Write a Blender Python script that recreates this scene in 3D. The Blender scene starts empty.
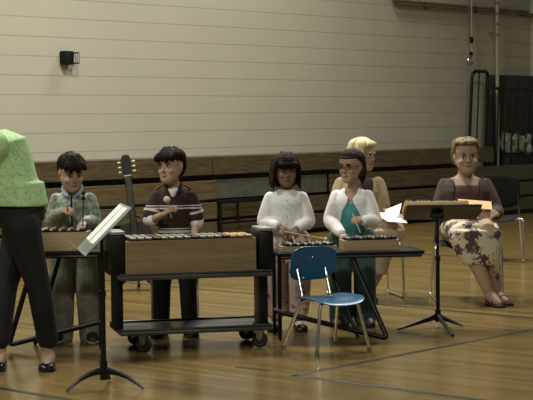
import bpy, bmesh, math, random
from mathutils import Vector, Matrix, Quaternion
random.seed(7)
V = Vector
PI = math.pi
scn = bpy.context.scene
C = scn.collection

# ------------------------------------------------------------------ camera
CAMH = 1.38
FPX = 1600.0
cam_d = bpy.data.cameras.new('camera')
cam = bpy.data.objects.new('camera', cam_d)
C.objects.link(cam)
cam_d.sensor_width = 36.0
cam_d.lens = FPX / 533.0 * 36.0
cam_d.clip_end = 200
PITCH = math.atan(80.0 / FPX)
ROLL = 0.010
cam.matrix_world = Matrix.Translation((0, 0, CAMH)) @ Matrix.Rotation(PI / 2 - PITCH, 4, 'X') @ Matrix.Rotation(-ROLL, 4, 'Z')
scn.camera = cam
CM = cam.matrix_world.copy()


def ray(px, py):
    return (CM.to_3x3() @ V(((px - 266.5) / FPX, (200.0 - py) / FPX, -1.0)))


def F(px, py, z=0.0):
    """point of the horizontal plane at height z seen at this place of the photograph"""
    r = ray(px, py)
    return V((0, 0, CAMH)) + r * ((z - CAMH) / r.z)


def PT(px, py, Y):
    """point seen at this place of the photograph at distance Y"""
    r = ray(px, py)
    return V((0, 0, CAMH)) + r * (Y / r.y)


# ------------------------------------------------------------------ world, lights, exposure
scn.view_settings.view_transform = 'Standard'
scn.view_settings.look = 'None'
scn.view_settings.exposure = -0.06
scn.view_settings.gamma = 1.0
scn.view_settings.use_curve_mapping = False
w = bpy.data.worlds.new('world')
scn.world = w
w.use_nodes = True
w.node_tree.nodes['Background'].inputs[0].default_value = (0.93, 0.95, 0.85, 1)
w.node_tree.nodes['Background'].inputs[1].default_value = 0.055

LAMPS = [  # x, y, z, power, size
    (-1.6, 2.6, 6.0, 250, 1.2),  # unseen front lamp, added to brighten the faces
    (2.4, 2.6, 6.0, 210, 1.2),  # its partner, also added as frontal light on the faces
    (-4.4, 8.0, 6.5, 260, 1.2),  # unseen lamp added to light the music stand sheets and green shirt
    (-1.0, 13.2, 6.5, 420, 1.2),
    (-5.4, 14.6, 6.5, 90, 1.2),
    (0.6, 18.2, 6.5, 200, 1.2),
    (3.4, 13.5, 6.5, 270, 1.2),
]
for (x, y, z, p, s) in LAMPS:
    ld = bpy.data.lights.new('unseen_ceiling_light', 'AREA')
    ld.energy = p
    ld.shape = 'DISK'
    ld.size = s
    ld.spread = math.radians(155)
    ld.color = (1.0, 0.985, 0.89)
    lo = bpy.data.objects.new('unseen_ceiling_light', ld)
    lo.location = (x, y, z)
    C.objects.link(lo)

# ------------------------------------------------------------------ materials


def hexc(r, g, b):
    def f(c):
        c = c / 255.0
        return c / 12.92 if c <= 0.04045 else ((c + 0.055) / 1.055) ** 2.4
    return (f(r), f(g), f(b), 1)


def mat(name, col, rough=0.6, metal=0.0, noise=0.0, scale=20.0, stretch=(1, 1, 1), bump=0.0, spec=0.5, col2=None, coat=0.0):
    m = bpy.data.materials.new(name)
    m.use_nodes = True
    nt = m.node_tree
    b = nt.nodes['Principled BSDF']
    c = hexc(*col)
    b.inputs['Base Color'].default_value = c
    b.inputs['Roughness'].default_value = rough
    b.inputs['Metallic'].default_value = metal
    b.inputs['Specular IOR Level'].default_value = spec
    b.inputs['Coat Weight'].default_value = coat
    if noise or bump or col2:
        tc = nt.nodes.new('ShaderNodeTexCoord')
        mp = nt.nodes.new('ShaderNodeMapping')
        mp.inputs['Scale'].default_value = stretch
        nt.links.new(tc.outputs['Object'], mp.inputs['Vector'])
        n = nt.nodes.new('ShaderNodeTexNoise')
        n.inputs['Scale'].default_value = scale
        n.inputs['Detail'].default_value = 4
        nt.links.new(mp.outputs['Vector'], n.inputs['Vector'])
        if noise or col2:
            r = nt.nodes.new('ShaderNodeValToRGB')
            r.color_ramp.elements[0].position = 0.35
            r.color_ramp.elements[1].position = 0.65
            if col2:
                r.color_ramp.elements[0].color = hexc(*col2)
                r.color_ramp.elements[1].color = c
            else:
                r.color_ramp.elements[0].color = tuple(v * (1 - noise) for v in c[:3]) + (1,)
                r.color_ramp.elements[1].color = tuple(min(1, v * (1 + noise)) for v in c[:3]) + (1,)
            nt.links.new(n.outputs['Fac'], r.inputs['Fac'])
            nt.links.new(r.outputs['Color'], b.inputs['Base Color'])
        if bump:
            bp = nt.nodes.new('ShaderNodeBump')
            bp.inputs['Strength'].default_value = bump
            bp.inputs['Distance'].default_value = 0.01
            nt.links.new(n.outputs['Fac'], bp.inputs['Height'])
            nt.links.new(bp.outputs['Normal'], b.inputs['Normal'])
    return m


def nd(nt, t, **kw):
    n = nt.nodes.new(t)
    for k, v in kw.items():
        setattr(n, k, v)
    return n


def mth(nt, op, a, b=None, c=None):
    n = nt.nodes.new('ShaderNodeMath')
    n.operation = op
    for i, v in enumerate((a, b, c)):
        if v is None:
            continue
        if isinstance(v, (int, float)):
            n.inputs[i].default_value = v
        else:
            nt.links.new(v, n.inputs[i])
    return n.outputs[0]


def mix(nt, fac, a, b):
    n = nt.nodes.new('ShaderNodeMixRGB')
    for i, v in enumerate((fac, a, b)):
        if isinstance(v, (int, float)):
            n.inputs[i].default_value = v
        elif isinstance(v, tuple):
            n.inputs[i].default_value = v
        else:
            nt.links.new(v, n.inputs[i])
    return n.outputs[0]


def objxyz(nt):
    tc = nt.nodes.new('ShaderNodeTexCoord')
    s = nt.nodes.new('ShaderNodeSeparateXYZ')
    nt.links.new(tc.outputs['Object'], s.inputs[0])
    return tc.outputs['Object'], s.outputs[0], s.outputs[1], s.outputs[2]


def block_wall_mat():
    m = bpy.data.materials.new('painted_block')
    m.use_nodes = True
    nt = m.node_tree
    b = nt.nodes['Principled BSDF']
    vec, x, y, z = objxyz(nt)
    zz = mth(nt, 'SUBTRACT', z, 0.04)
    row = mth(nt, 'DIVIDE', zz, 0.2032)
    fr = mth(nt, 'FRACT', row)
    dh = mth(nt, 'MINIMUM', fr, mth(nt, 'SUBTRACT', 1.0, fr))          # 0 at joints
    jh = mth(nt, 'LESS_THAN', dh, 0.028)
    odd = mth(nt, 'MULTIPLY', mth(nt, 'MODULO', mth(nt, 'ABSOLUTE', mth(nt, 'FLOOR', row)), 2.0), 0.5)
    cf = mth(nt, 'FRACT', mth(nt, 'ADD', mth(nt, 'DIVIDE', mth(nt, 'ADD', x, 40.0), 0.4064), odd))
    dv = mth(nt, 'MINIMUM', cf, mth(nt, 'SUBTRACT', 1.0, cf))
    jv = mth(nt, 'LESS_THAN', dv, 0.012)
    n = nd(nt, 'ShaderNodeTexNoise')
    n.inputs['Scale'].default_value = 1.1
    n.inputs['Detail'].default_value = 3
    nt.links.new(vec, n.inputs['Vector'])
    n2 = nd(nt, 'ShaderNodeTexNoise')
    n2.inputs['Scale'].default_value = 90
    nt.links.new(vec, n2.inputs['Vector'])
    base = mix(nt, mth(nt, 'MULTIPLY', n.outputs['Fac'], 1.0), hexc(168, 164, 146), hexc(182, 178, 160))
    base = mix(nt, mth(nt, 'MULTIPLY', n2.outputs['Fac'], 0.18), base, hexc(150, 142, 112))
    c1 = mix(nt, mth(nt, 'MULTIPLY', jv, 0.04), base, hexc(130, 122, 98))
    c2 = mix(nt, mth(nt, 'MULTIPLY', jh, 0.38), c1, hexc(122, 112, 88))
    nt.links.new(c2, b.inputs['Base Color'])
    b.inputs['Roughness'].default_value = 0.6
    h = mth(nt, 'SUBTRACT', mth(nt, 'MULTIPLY', n2.outputs['Fac'], 0.2), mth(nt, 'MAXIMUM', jh, mth(nt, 'MULTIPLY', jv, 0.12)))
    bp = nd(nt, 'ShaderNodeBump')
    bp.inputs['Strength'].default_value = 0.5
    bp.inputs['Distance'].default_value = 0.006
    nt.links.new(h, bp.inputs['Height'])
    nt.links.new(bp.outputs['Normal'], b.inputs['Normal'])
    return m


def floor_mat():
    """maple strips; object x runs across the strips, y along them"""
    m = bpy.data.materials.new('gym_floor')
    m.use_nodes = True
    nt = m.node_tree
    b = nt.nodes['Principled BSDF']
    vec, x, y, z = objxyz(nt)
    r = mth(nt, 'DIVIDE', mth(nt, 'ADD', x, 60.0), 0.057)
    ri = mth(nt, 'FLOOR', r)
    seg = mth(nt, 'FLOOR', mth(nt, 'DIVIDE', mth(nt, 'ADD', y, mth(nt, 'MULTIPLY', mth(nt, 'SINE', mth(nt, 'MULTIPLY', ri, 12.9898)), 7.7)), 1.1))
    cx = nd(nt, 'ShaderNodeCombineXYZ')
    nt.links.new(ri, cx.inputs[0])
    nt.links.new(seg, cx.inputs[1])
    wn = nd(nt, 'ShaderNodeTexWhiteNoise')
    wn.noise_dimensions = '2D'
    nt.links.new(cx.outputs[0], wn.inputs['Vector'])
    mp = nd(nt, 'ShaderNodeMapping')
    mp.inputs['Scale'].default_value = (14, 1.2, 1)
    nt.links.new(vec, mp.inputs['Vector'])
    n = nd(nt, 'ShaderNodeTexNoise')
    n.inputs['Scale'].default_value = 3
    n.inputs['Detail'].default_value = 5
    nt.links.new(mp.outputs[0], n.inputs['Vector'])
    c = mix(nt, wn.outputs['Value'], hexc(100, 82, 44), hexc(132, 110, 64))
    c = mix(nt, mth(nt, 'MULTIPLY', n.outputs['Fac'], 0.4), c, hexc(92, 72, 38))
    fr = mth(nt, 'FRACT', r)
    gap = mth(nt, 'LESS_THAN', fr, 0.04)
    c = mix(nt, mth(nt, 'MULTIPLY', gap, 0.5), c, hexc(70, 45, 20))
    nt.links.new(c, b.inputs['Base Color'])
    n3 = nd(nt, 'ShaderNodeTexNoise')
    n3.inputs['Scale'].default_value = 1.3
    nt.links.new(vec, n3.inputs['Vector'])
    rr = mth(nt, 'ADD', mth(nt, 'MULTIPLY', n3.outputs['Fac'], 0.10), 0.16)
    nt.links.new(rr, b.inputs['Roughness'])
    b.inputs['Specular IOR Level'].default_value = 0.5
    bp = nd(nt, 'ShaderNodeBump')
    bp.inputs['Strength'].default_value = 0.15
    bp.inputs['Distance'].default_value = 0.003
    nt.links.new(mth(nt, 'ADD', n.outputs['Fac'], mth(nt, 'MULTIPLY', wn.outputs['Value'], 0.3)), bp.inputs['Height'])
    nt.links.new(bp.outputs['Normal'], b.inputs['Normal'])
    return m


def band_mat(name, base, bands, rough=0.85, axis=2, noise=0.12, scale=60.0):
    """flat colour with horizontal woven bands: bands = [(z0, z1, colour)] in the object's own height"""
    m = bpy.data.materials.new(name)
    m.use_nodes = True
    nt = m.node_tree
    b = nt.nodes['Principled BSDF']
    vec, x, y, z = objxyz(nt)
    q = (x, y, z)[axis]
    n = nd(nt, 'ShaderNodeTexNoise')
    n.inputs['Scale'].default_value = scale
    nt.links.new(vec, n.inputs['Vector'])
    c = mix(nt, mth(nt, 'MULTIPLY', n.outputs['Fac'], noise), hexc(*base), (0, 0, 0, 1))
    for (a, d, col) in bands:
        f = mth(nt, 'MULTIPLY', mth(nt, 'GREATER_THAN', q, a), mth(nt, 'LESS_THAN', q, d))
        c = mix(nt, f, c, hexc(*col))
    nt.links.new(c, b.inputs['Base Color'])
    b.inputs['Roughness'].default_value = rough
    return m


def floral_mat(name, ground, spots, scale=14.0, distort=0.07, rough=0.8):
    """cloth with printed blotches: spots = list of colours, each on its own cells"""
    m = bpy.data.materials.new(name)
    m.use_nodes = True
    nt = m.node_tree
    b = nt.nodes['Principled BSDF']
    vec, x, y, z = objxyz(nt)
    n = nd(nt, 'ShaderNodeTexNoise')
    n.inputs['Scale'].default_value = scale * 2.2
    nt.links.new(vec, n.inputs['Vector'])
    ad = nd(nt, 'ShaderNodeMixRGB')
    ad.inputs[0].default_value = 0.06
    nt.links.new(vec, ad.inputs[1])
    nt.links.new(n.outputs['Color'], ad.inputs[2])
    ad.inputs[0].default_value = distort
    c = hexc(*ground)
    for i, (col, sc, th) in enumerate(spots):
        v = nd(nt, 'ShaderNodeTexVoronoi')
        v.inputs['Scale'].default_value = sc
        mp = nd(nt, 'ShaderNodeMapping')
        mp.inputs['Location'].default_value = (i * 3.3, i * 1.7, i * 2.9)
        nt.links.new(ad.outputs[0], mp.inputs['Vector'])
        nt.links.new(mp.outputs[0], v.inputs['Vector'])
        f = mth(nt, 'LESS_THAN', v.outputs['Distance'], th)
        c = mix(nt, f, c, hexc(*col))
    nt.links.new(c, b.inputs['Base Color'])
    b.inputs['Roughness'].default_value = rough
    return m


M = {}
M['wall'] = block_wall_mat()
M['floor'] = floor_mat()
M['line'] = mat('court_line_paint', (34, 44, 34), 0.35, noise=0.1)
M['bleach'] = mat('bleacher_wood', (74, 63, 42), 0.5, noise=0.4, scale=5, stretch=(1, 1, 14), bump=0.1)
M['bleach2'] = mat('bleacher_front_wood', (84, 72, 47), 0.5, noise=0.3, scale=5, stretch=(1, 1, 14), bump=0.1)
M['greyriser'] = mat('bleacher_grey_riser', (88, 84, 74), 0.7, noise=0.15, scale=12)
M['blackgap'] = mat('bleacher_black_steel', (20, 18, 16), 0.7, noise=0.2)
M['black'] = mat('black_enamel', (13, 12, 12), 0.42, noise=0.15, scale=30, spec=0.3)
M['blackmat'] = mat('matt_black', (14, 13, 13), 0.75, noise=0.2, scale=30, spec=0.25)
M['rubber'] = mat('black_rubber', (22, 21, 20), 0.6, noise=0.2)
M['chrome'] = mat('chrome', (235, 235, 230), 0.22, 1.0, noise=0.05)
M['steel'] = mat('brushed_steel', (170, 168, 160), 0.32, 1.0, noise=0.1, scale=60)
M['bluepl'] = mat('blue_moulded_plastic', (26, 84, 118), 0.32, noise=0.12, scale=45, bump=0.05)
M['shelf'] = mat('worn_black_shelf', (60, 60, 56), 0.35, noise=0.25, scale=9)
M['stand_desk'] = mat('grey_metal_desk', (138, 144, 138), 0.4, 0.3, noise=0.1)
M['paper'] = mat('white_paper', (240, 240, 234), 0.5, noise=0.02)
M['tanpaper'] = mat('manila_card', (206, 172, 116), 0.7, noise=0.05)
M['box1'] = mat('pink_tan_plywood', (160, 138, 108), 0.6, noise=0.1, scale=6, stretch=(1, 1, 10))
M['box2'] = mat('brown_plywood', (130, 110, 76), 0.55, noise=0.14, scale=5, stretch=(1, 1, 12))
M['bar_metal'] = mat('grey_metal_bar', (122, 122, 112), 0.4, 0.4, noise=0.05)
M['bar_white'] = mat('pale_bar', (160, 158, 144), 0.4, noise=0.05)
M['bar_dark'] = mat('dark_bar', (30, 26, 24), 0.4, noise=0.1)
M['bar_wood'] = mat('orange_wood_bar', (176, 138, 92), 0.4, noise=0.1, stretch=(4, 1, 4))
M['pipe'] = mat('painted_pipe', (150, 144, 122), 0.45, noise=0.08)
M['pipe_d'] = mat('dull_brown_pipe', (96, 88, 70), 0.5, noise=0.1)
M['darkpanel'] = mat('dark_grey_mat_panel', (50, 44, 40), 0.8, noise=0.15, scale=4)
M['skin'] = mat('skin_light', (172, 142, 118), 0.6, noise=0.06, scale=25, spec=0.25)
M['skin_tan'] = mat('skin_tan', (132, 104, 84), 0.6, noise=0.06, scale=25, spec=0.25)
M['skin_pale'] = mat('skin_pale', (164, 138, 116), 0.6, noise=0.05, scale=25, spec=0.25)
M['lips'] = mat('lips', (142, 92, 82), 0.5, noise=0.05)
M['eyew'] = mat('eye_white', (225, 222, 214), 0.3, noise=0.02)
M['iris'] = mat('dark_iris', (30, 20, 14), 0.2, noise=0.05)
M['hair_dark'] = mat('dark_brown_hair', (26, 19, 16), 0.65, noise=0.5, scale=30, stretch=(3, 3, 0.5), bump=0.8, spec=0.12)
M['hair_brown'] = mat('brown_hair', (44, 30, 23), 0.6, noise=0.5, scale=30, stretch=(3, 3, 0.5), bump=0.8, spec=0.15)
M['hair_blond'] = mat('blonde_hair', (200, 188, 148), 0.55, noise=0.2, scale=30, stretch=(3, 3, 0.5), bump=0.5, spec=0.2)
M['hair_grey'] = mat('greying_brown_hair', (150, 128, 88), 0.5, noise=0.2, scale=24, stretch=(3, 3, 0.7), bump=0.8, spec=0.2, col2=(58, 44, 32))
M['woodstick'] = mat('pale_dowel', (206, 178, 128), 0.5, noise=0.06)
M['felt'] = mat('cream_felt', (222, 196, 158), 0.9, noise=0.06)
M['blackfelt'] = mat('black_felt', (14, 13, 13), 0.9, noise=0.1)
M['guitar_top'] = mat('dark_guitar_wood', (28, 20, 15), 0.5, noise=0.3, scale=6, stretch=(8, 1, 1))
M['guitar_neck'] = mat('ebony_board', (16, 12, 10), 0.7, noise=0.2, spec=0.2)
M['ivory'] = mat('ivory_plastic', (220, 210, 180), 0.4, noise=0.05)

# ------------------------------------------------------------------ mesh helpers


class MB:
    def __init__(self):
        self.bm = bmesh.new()

    def box(self, c, s, rot=None, bevel=0.0, seg=2):
        t = bmesh.new()
        bmesh.ops.create_cube(t, size=1.0)
        for v in t.verts:
            v.co = V((v.co.x * s[0], v.co.y * s[1], v.co.z * s[2]))
        if bevel:
            bmesh.ops.bevel(t, geom=list(t.edges), offset=bevel, segments=seg, affect='EDGES', profile=0.5)
        mt = Matrix.Translation(V(c))
        if rot is not None:
            mt = mt @ rot.to_4x4()
        t.transform(mt)
        self._merge(t)
        return self

    def _merge(self, t):
        me = bpy.data.meshes.new('tmp')
        t.to_mesh(me)
        t.free()
        self.bm.from_mesh(me)
        bpy.data.meshes.remove(me)

    def rings(self, rings, cap=True, closed=False):
        vs = [[self.bm.verts.new(p) for p in r] for r in rings]
        n = len(vs[0])
        prs = list(zip(vs[:-1], vs[1:]))
        if closed:
            prs.append((vs[-1], vs[0]))
        for a, b in prs:
            for i in range(n):
                j = (i + 1) % n
                self.bm.faces.new((a[i], a[j], b[j], b[i]))
        if cap and not closed:
            self.bm.faces.new(list(reversed(vs[0])))
            self.bm.faces.new(vs[-1])
        return self

    def loft(self, secs, n=24, p=2.0):
        """secs: (centre, vecA, vecB) elliptical sections"""
        R = []
        for (c, a, b) in secs:
            r = []
            for i in range(n):
                t = 2 * PI * i / n
                ct, st = math.cos(t), math.sin(t)
                e = 2.0 / p
                ct = math.copysign(abs(ct) ** e, ct)
                st = math.copysign(abs(st) ** e, st)
                r.append(V(c) + V(a) * ct + V(b) * st)
            R.append(r)
        return self.rings(R)

    def tube(self, pts, rad, n=12, smooth=0, caps=True, closed=False):
        pts = [V(p) for p in pts]
        if not isinstance(rad, (list, tuple)):
            rad = [rad] * len(pts)
        if smooth:
            pts, rad = catmull(pts, rad, smooth, closed)
        R = []
        T = []
        m = len(pts)
        for i in range(m):
            if closed:
                d = pts[(i + 1) % m] - pts[i - 1]
            else:
                d = pts[min(i + 1, m - 1)] - pts[max(i - 1, 0)]
            T.append(d.normalized())
        u = T[0].orthogonal().normalized()
        secs = []
        for i in range(m):
            if i:
                q = T[i - 1].rotation_difference(T[i])
                u = (q @ u).normalized()
            w_ = T[i].cross(u)
            secs.append((pts[i], u, w_, rad[i], T[i]))
        if caps and not closed:
            s = secs[0]
            pre = []
            for k in (0.02, 0.38, 0.71, 0.92):
                pre.append((s[0] - s[4] * s[3] * math.sqrt(1 - k * k), s[1], s[2], s[3] * k, s[4]))
            e = secs[-1]
            post = []
            for k in (0.92, 0.71, 0.38, 0.02):
                post.append((e[0] + e[4] * e[3] * math.sqrt(1 - k * k), e[1], e[2], e[3] * k, e[4]))
            secs = pre + secs + post
        for (c, a, b, r, _) in secs:
            R.append([c + (a * math.cos(2 * PI * j / n) + b * math.sin(2 * PI * j / n)) * r for j in range(n)])
        return self.rings(R, closed=closed)

    def cyl(self, a, b, r, n=20, r2=None):
        return self.tube([a, b], [r, r if r2 is None else r2], n=n, caps=False)

    def ball(self, c, r, n=16, rot=None):
        if not isinstance(r, (tuple, list)):
            r = (r, r, r)
        t = bmesh.new()
        bmesh.ops.create_uvsphere(t, u_segments=n, v_segments=max(6, n // 2 + 2), radius=1.0)
        for v in t.verts:
            v.co = V((v.co.x * r[0], v.co.y * r[1], v.co.z * r[2]))
        mt = Matrix.Translation(V(c))
        if rot is not None:
            mt = mt @ rot.to_4x4()
        t.transform(mt)
        self._merge(t)
        return self

    def prism(self, outline, z0, z1, bevel=0.0):
        """outline: list of (x, y) extruded from z0 to z1"""
        t = bmesh.new()
        a = [t.verts.new((x, y, z0)) for x, y in outline]
        b = [t.verts.new((x, y, z1)) for x, y in outline]
        n = len(a)
        for i in range(n):
            j = (i + 1) % n
            t.faces.new((a[i], a[j], b[j], b[i]))
        t.faces.new(list(reversed(a)))
        t.faces.new(b)
        if bevel:
            ed = [e for e in t.edges if abs(e.verts[0].co.z - e.verts[1].co.z) < 1e-6]
            bmesh.ops.bevel(t, geom=ed, offset=bevel, segments=2, affect='EDGES')
        self._merge(t)
        return self

    def xf(self, mt):
        self.bm.transform(mt)
        return self

    def build(self, name, m, parent=None, smooth=True, remesh=0.0, relax=0, subsurf=0):
        bmesh.ops.recalc_face_normals(self.bm, faces=list(self.bm.faces))
        me = bpy.data.meshes.new(name)
        self.bm.to_mesh(me)
        self.bm.free()
        o = bpy.data.objects.new(name, me)
        C.objects.link(o)
        if remesh:
            md = o.modifiers.new('r', 'REMESH')
            md.mode = 'VOXEL'
            md.voxel_size = remesh
            if relax:
                sm = o.modifiers.new('s', 'SMOOTH')
                sm.iterations = relax
                sm.factor = 0.5
        if subsurf:
            sb = o.modifiers.new('u', 'SUBSURF')
            sb.levels = sb.render_levels = subsurf
        if remesh or subsurf:
            dg = bpy.context.evaluated_depsgraph_get()
            me2 = bpy.data.meshes.new_from_object(o.evaluated_get(dg))
            o.modifiers.clear()
            o.data = me2
            bpy.data.meshes.remove(me)
            me = me2
            me.name = name
        me.materials.clear()
        me.materials.append(m)
        if smooth:
            for p in me.polygons:
                p.use_smooth = True
            if not remesh:
                try:
                    me.set_sharp_from_angle(angle=math.radians(38))
                except Exception:
                    pass
        if parent is not None:
            o.parent = parent
        return o


def catmull(pts, rad, k, closed=False):
    n = len(pts)
    P, R = [], []
    rng = range(n if closed else n - 1)
    for i in rng:
        if closed:
            p0, p1, p2, p3 = pts[i - 1], pts[i], pts[(i + 1) % n], pts[(i + 2) % n]
            r1, r2 = rad[i], rad[(i + 1) % n]
        else:
            p0, p1, p2, p3 = pts[max(i - 1, 0)], pts[i], pts[i + 1], pts[min(i + 2, n - 1)]
            r1, r2 = rad[i], rad[i + 1]
        for j in range(k):
            t = j / k
            t2, t3 = t * t, t * t * t
            P.append(0.5 * ((2 * p1) + (p2 - p0) * t + (2 * p0 - 5 * p1 + 4 * p2 - p3) * t2 + (3 * p1 - p0 - 3 * p2 + p3) * t3))
            R.append(r1 + (r2 - r1) * t)
    if not closed:
        P.append(pts[-1])
        R.append(rad[-1])
    return P, R


def bend(pts, r=0.05, k=5):
    """polyline with rounded corners"""
    pts = [V(p) for p in pts]
    out = [pts[0]]
    for i in range(1, len(pts) - 1):
        a, b, c = pts[i - 1], pts[i], pts[i + 1]
        da, dc = (a - b), (c - b)
        ra = min(r, da.length * 0.45)
        rc = min(r, dc.length * 0.45)
        s, e = b + da.normalized() * ra, b + dc.normalized() * rc
        for j in range(k + 1):
            t = j / k
            out.append(s * (1 - t) ** 2 + b * 2 * t * (1 - t) + e * t * t)
    out.append(pts[-1])
    return out


def tagp(o, label, cat, group=None, kind=None):
    if label:
        o['label'] = label
    if cat:
        o['category'] = cat
    if group:
        o['group'] = group
    if kind:
        o['kind'] = kind
    return o


def thing(name, label, cat, loc=(0, 0, 0), rz=0.0, group=None):
    o = bpy.data.objects.new(name, None)
    o.empty_display_size = 0.1
    C.objects.link(o)
    o.location = loc
    o.rotation_euler = (0, 0, rz)
    return tagp(o, label, cat, group)


def copy_tree(o, parent=None):
    c = o.copy()
    C.objects.link(c)
    if parent is not None:
        c.parent = parent
    for ch in list(o.children):
        copy_tree(ch, c)
    return c


def RZ(a):
    return Matrix.Rotation(a, 3, 'Z')


def RX(a):
    return Matrix.Rotation(a, 3, 'X')


def RY(a):
    return Matrix.Rotation(a, 3, 'Y')


# ------------------------------------------------------------------ the room: wall frame
WA = math.radians(48.3)
WD = V((math.cos(WA), math.sin(WA), 0))
W0 = V((0, 19.5, 0))


def T(px, off=0.0):
    """distance along the wall of the place seen at column px, off metres in front of the wall"""
    a = (px - 266.5) / FPX
    return (a * (W0.y - off * WD.x) - off * WD.y) / (WD.x - WD.y * a)


T_END = T(531)
MB().box(((T_END - 16) / 2, 0.1, 3.5), (T_END + 16, 0.2, 7.0)).build('wall_back', M['wall'], smooth=False)
wb = bpy.data.objects['wall_back']
wb.location = W0
wb.rotation_euler = (0, 0, WA)
wb['kind'] = 'structure'
MB().box((T_END + 0.1, -9.0, 3.5), (0.2, 18.4, 7.0)).build('wall_right', M['wall'], smooth=False)
wr = bpy.data.objects['wall_right']
wr.location = W0
wr.rotation_euler = (0, 0, WA)
wr['kind'] = 'structure'
fl = MB().box((0, 0, -0.05), (70, 70, 0.1)).build('floor', M['floor'], smooth=False)
fl.location = (0, 12, 0)
fl.rotation_euler = (0, 0, WA)
fl['kind'] = 'structure'


def court_line(p, q, wdt=0.042):
    p, q = V(p), V(q)
    d = (q - p)
    a = math.atan2(d.y, d.x)
    o = MB().box((0, 0, 0.0008), (d.length, wdt, 0.0016)).build('trim_1', M['line'], smooth=False)
    o.name = 'trim_%d' % court_line.n
    court_line.n += 1
    o.location = ((p + q) / 2)
    o.rotation_euler = (0, 0, a)
    o['kind'] = 'structure'


court_line.n = 1
WN = V((WD.y, -WD.x, 0))           # out of the wall, into the room
apex = F(294, 375.6)
court_line(apex - WD * 0.02, apex + WD * 12)
court_line(apex, apex + WN * 5)
q = F(533, 318)
court_line(q - WN * 9, q + WN * 3)
h = F(253, 369)
court_line(h - WN * 0.12, h + WN * 0.12)
h = F(50, 396.5)
court_line(h - WN * 2.2, h + WN * 1.2)
q = F(440, 255)
court_line(q - WN * 3, q + WN * 8)

# ------------------------------------------------------------------ folded bleachers
OFF = 0.45


def wallthing(name, label, cat, t=0.0, group=None):
    return thing(name, label, cat, W0 + WD * t, WA, group)


ROWS = [(0.765, 0.972), (0.49, 0.705), (0.27, 0.455), (0.06, 0.235)]


def bleachers(t0, t1, label, recess=None, lower_to=None, front=0.0):
    r = wallthing('folded_bleachers', label, 'bleachers', t0)
    L = t1 - t0
    L2 = (lower_to - t0) if lower_to else L
    MB().box((L / 2, -OFF / 2 + 0.05, 0.86), (L, OFF - 0.12, 0.20)).build('top_deck', M['blackgap'], r, smooth=False)
    MB().box((L / 2, -OFF / 2 + 0.06, 0.35), (L, OFF - 0.14, 0.68)).build('understructure', M['blackgap'], r, smooth=False)
    if L2 > L:
        MB().box(((L + L2) / 2, -OFF + 0.045, 0.35), (L2 - L, 0.035, 0.68)).build('understructure', M['blackgap'], r, smooth=False)
    for k, (a, b) in enumerate(ROWS):
        ll = L if k == 0 else L2
        f = 0.0 if k == 0 else front
        x0 = 0.0
        y = -OFF + 0.01 - f
        if recess and k == 1:
            MB().box((recess / 2, y + 0.05, (a + b) / 2), (recess, 0.02, b - a)).build('grey_riser', M['greyriser'], r, smooth=False)
            x0 = recess
        MB().box(((x0 + ll) / 2, y, (a + b) / 2), (ll - x0 - 0.006, 0.03, b - a), bevel=0.004).build('seat_board', M['bleach'] if (k == 0 or not front) else M['bleach2'], r, smooth=False)
    MB().box((L / 2, -OFF / 2 + 0.03, 0.957), (L - 0.01, OFF - 0.03, 0.03), bevel=0.004).build('top_board', M['bleach'], r, smooth=False)
    return r


ts = T(213, OFF)
bleachers(-9.5, ts - 0.005, 'folded brown wooden bleachers behind the two boys and the guitar', front=0.06)
br = bleachers(ts + 0.005, T(494, OFF), 'folded wooden bleachers with a grey riser and black rail behind the girls', recess=T(330, OFF) - ts, lower_to=T_END - 0.02)
# the black handling bar in front of the recessed boards
b_ = MB()
x1 = T(262, OFF + 0.08) - ts
b_.box((x1 / 2, -OFF - 0.07, 0.455), (x1, 0.035, 0.045), bevel=0.004)
b_.box((0.03, -OFF - 0.07, 0.24), (0.035, 0.035, 0.44), bevel=0.004)
b_.box((x1 / 2, -OFF - 0.07, 0.215), (x1, 0.03, 0.03), bevel=0.004)
b_.box((T(238, OFF + .08) - ts, -OFF - 0.07, 0.33), (0.025, 0.025, 0.22), bevel=0.003)
b_.build('black_rail', M['black'], br, smooth=False)

# ------------------------------------------------------------------ things on and against the wall
r = wallthing('wall_box', 'small black box with a wire guard, high on the block wall', 'wall box', T(66))
r.location = W0 + WD * T(66)
zc = PT(66, 59.5, 10).z
zc = CAMH + (123 - 59.5) / 93.2
MB().box((0, -0.045, zc), (0.13, 0.09, 0.145), bevel=0.012).build('box_body', M['blackmat'], r)
g = MB()
for zz in (-0.055, 0.055):
    g.tube(bend([(0.03, -0.01, zc + zz), (0.03, -0.10, zc + zz), (0.14, -0.10, zc + zz), (0.14, 0.0, zc + zz)], 0.03), 0.006, n=8)
for k in range(4):
    g.tube([(0.05 + 0.026 * k, -0.10, zc - 0.055), (0.05 + 0.026 * k, -0.10, zc + 0.055)], 0.003, n=6)
g.build('wire_guard', M['blackmat'], r)
MB().ball((0.085, -0.04, zc - 0.01), (0.016, 0.02, 0.02)).build('lens', M['ivory'], r)

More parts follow.
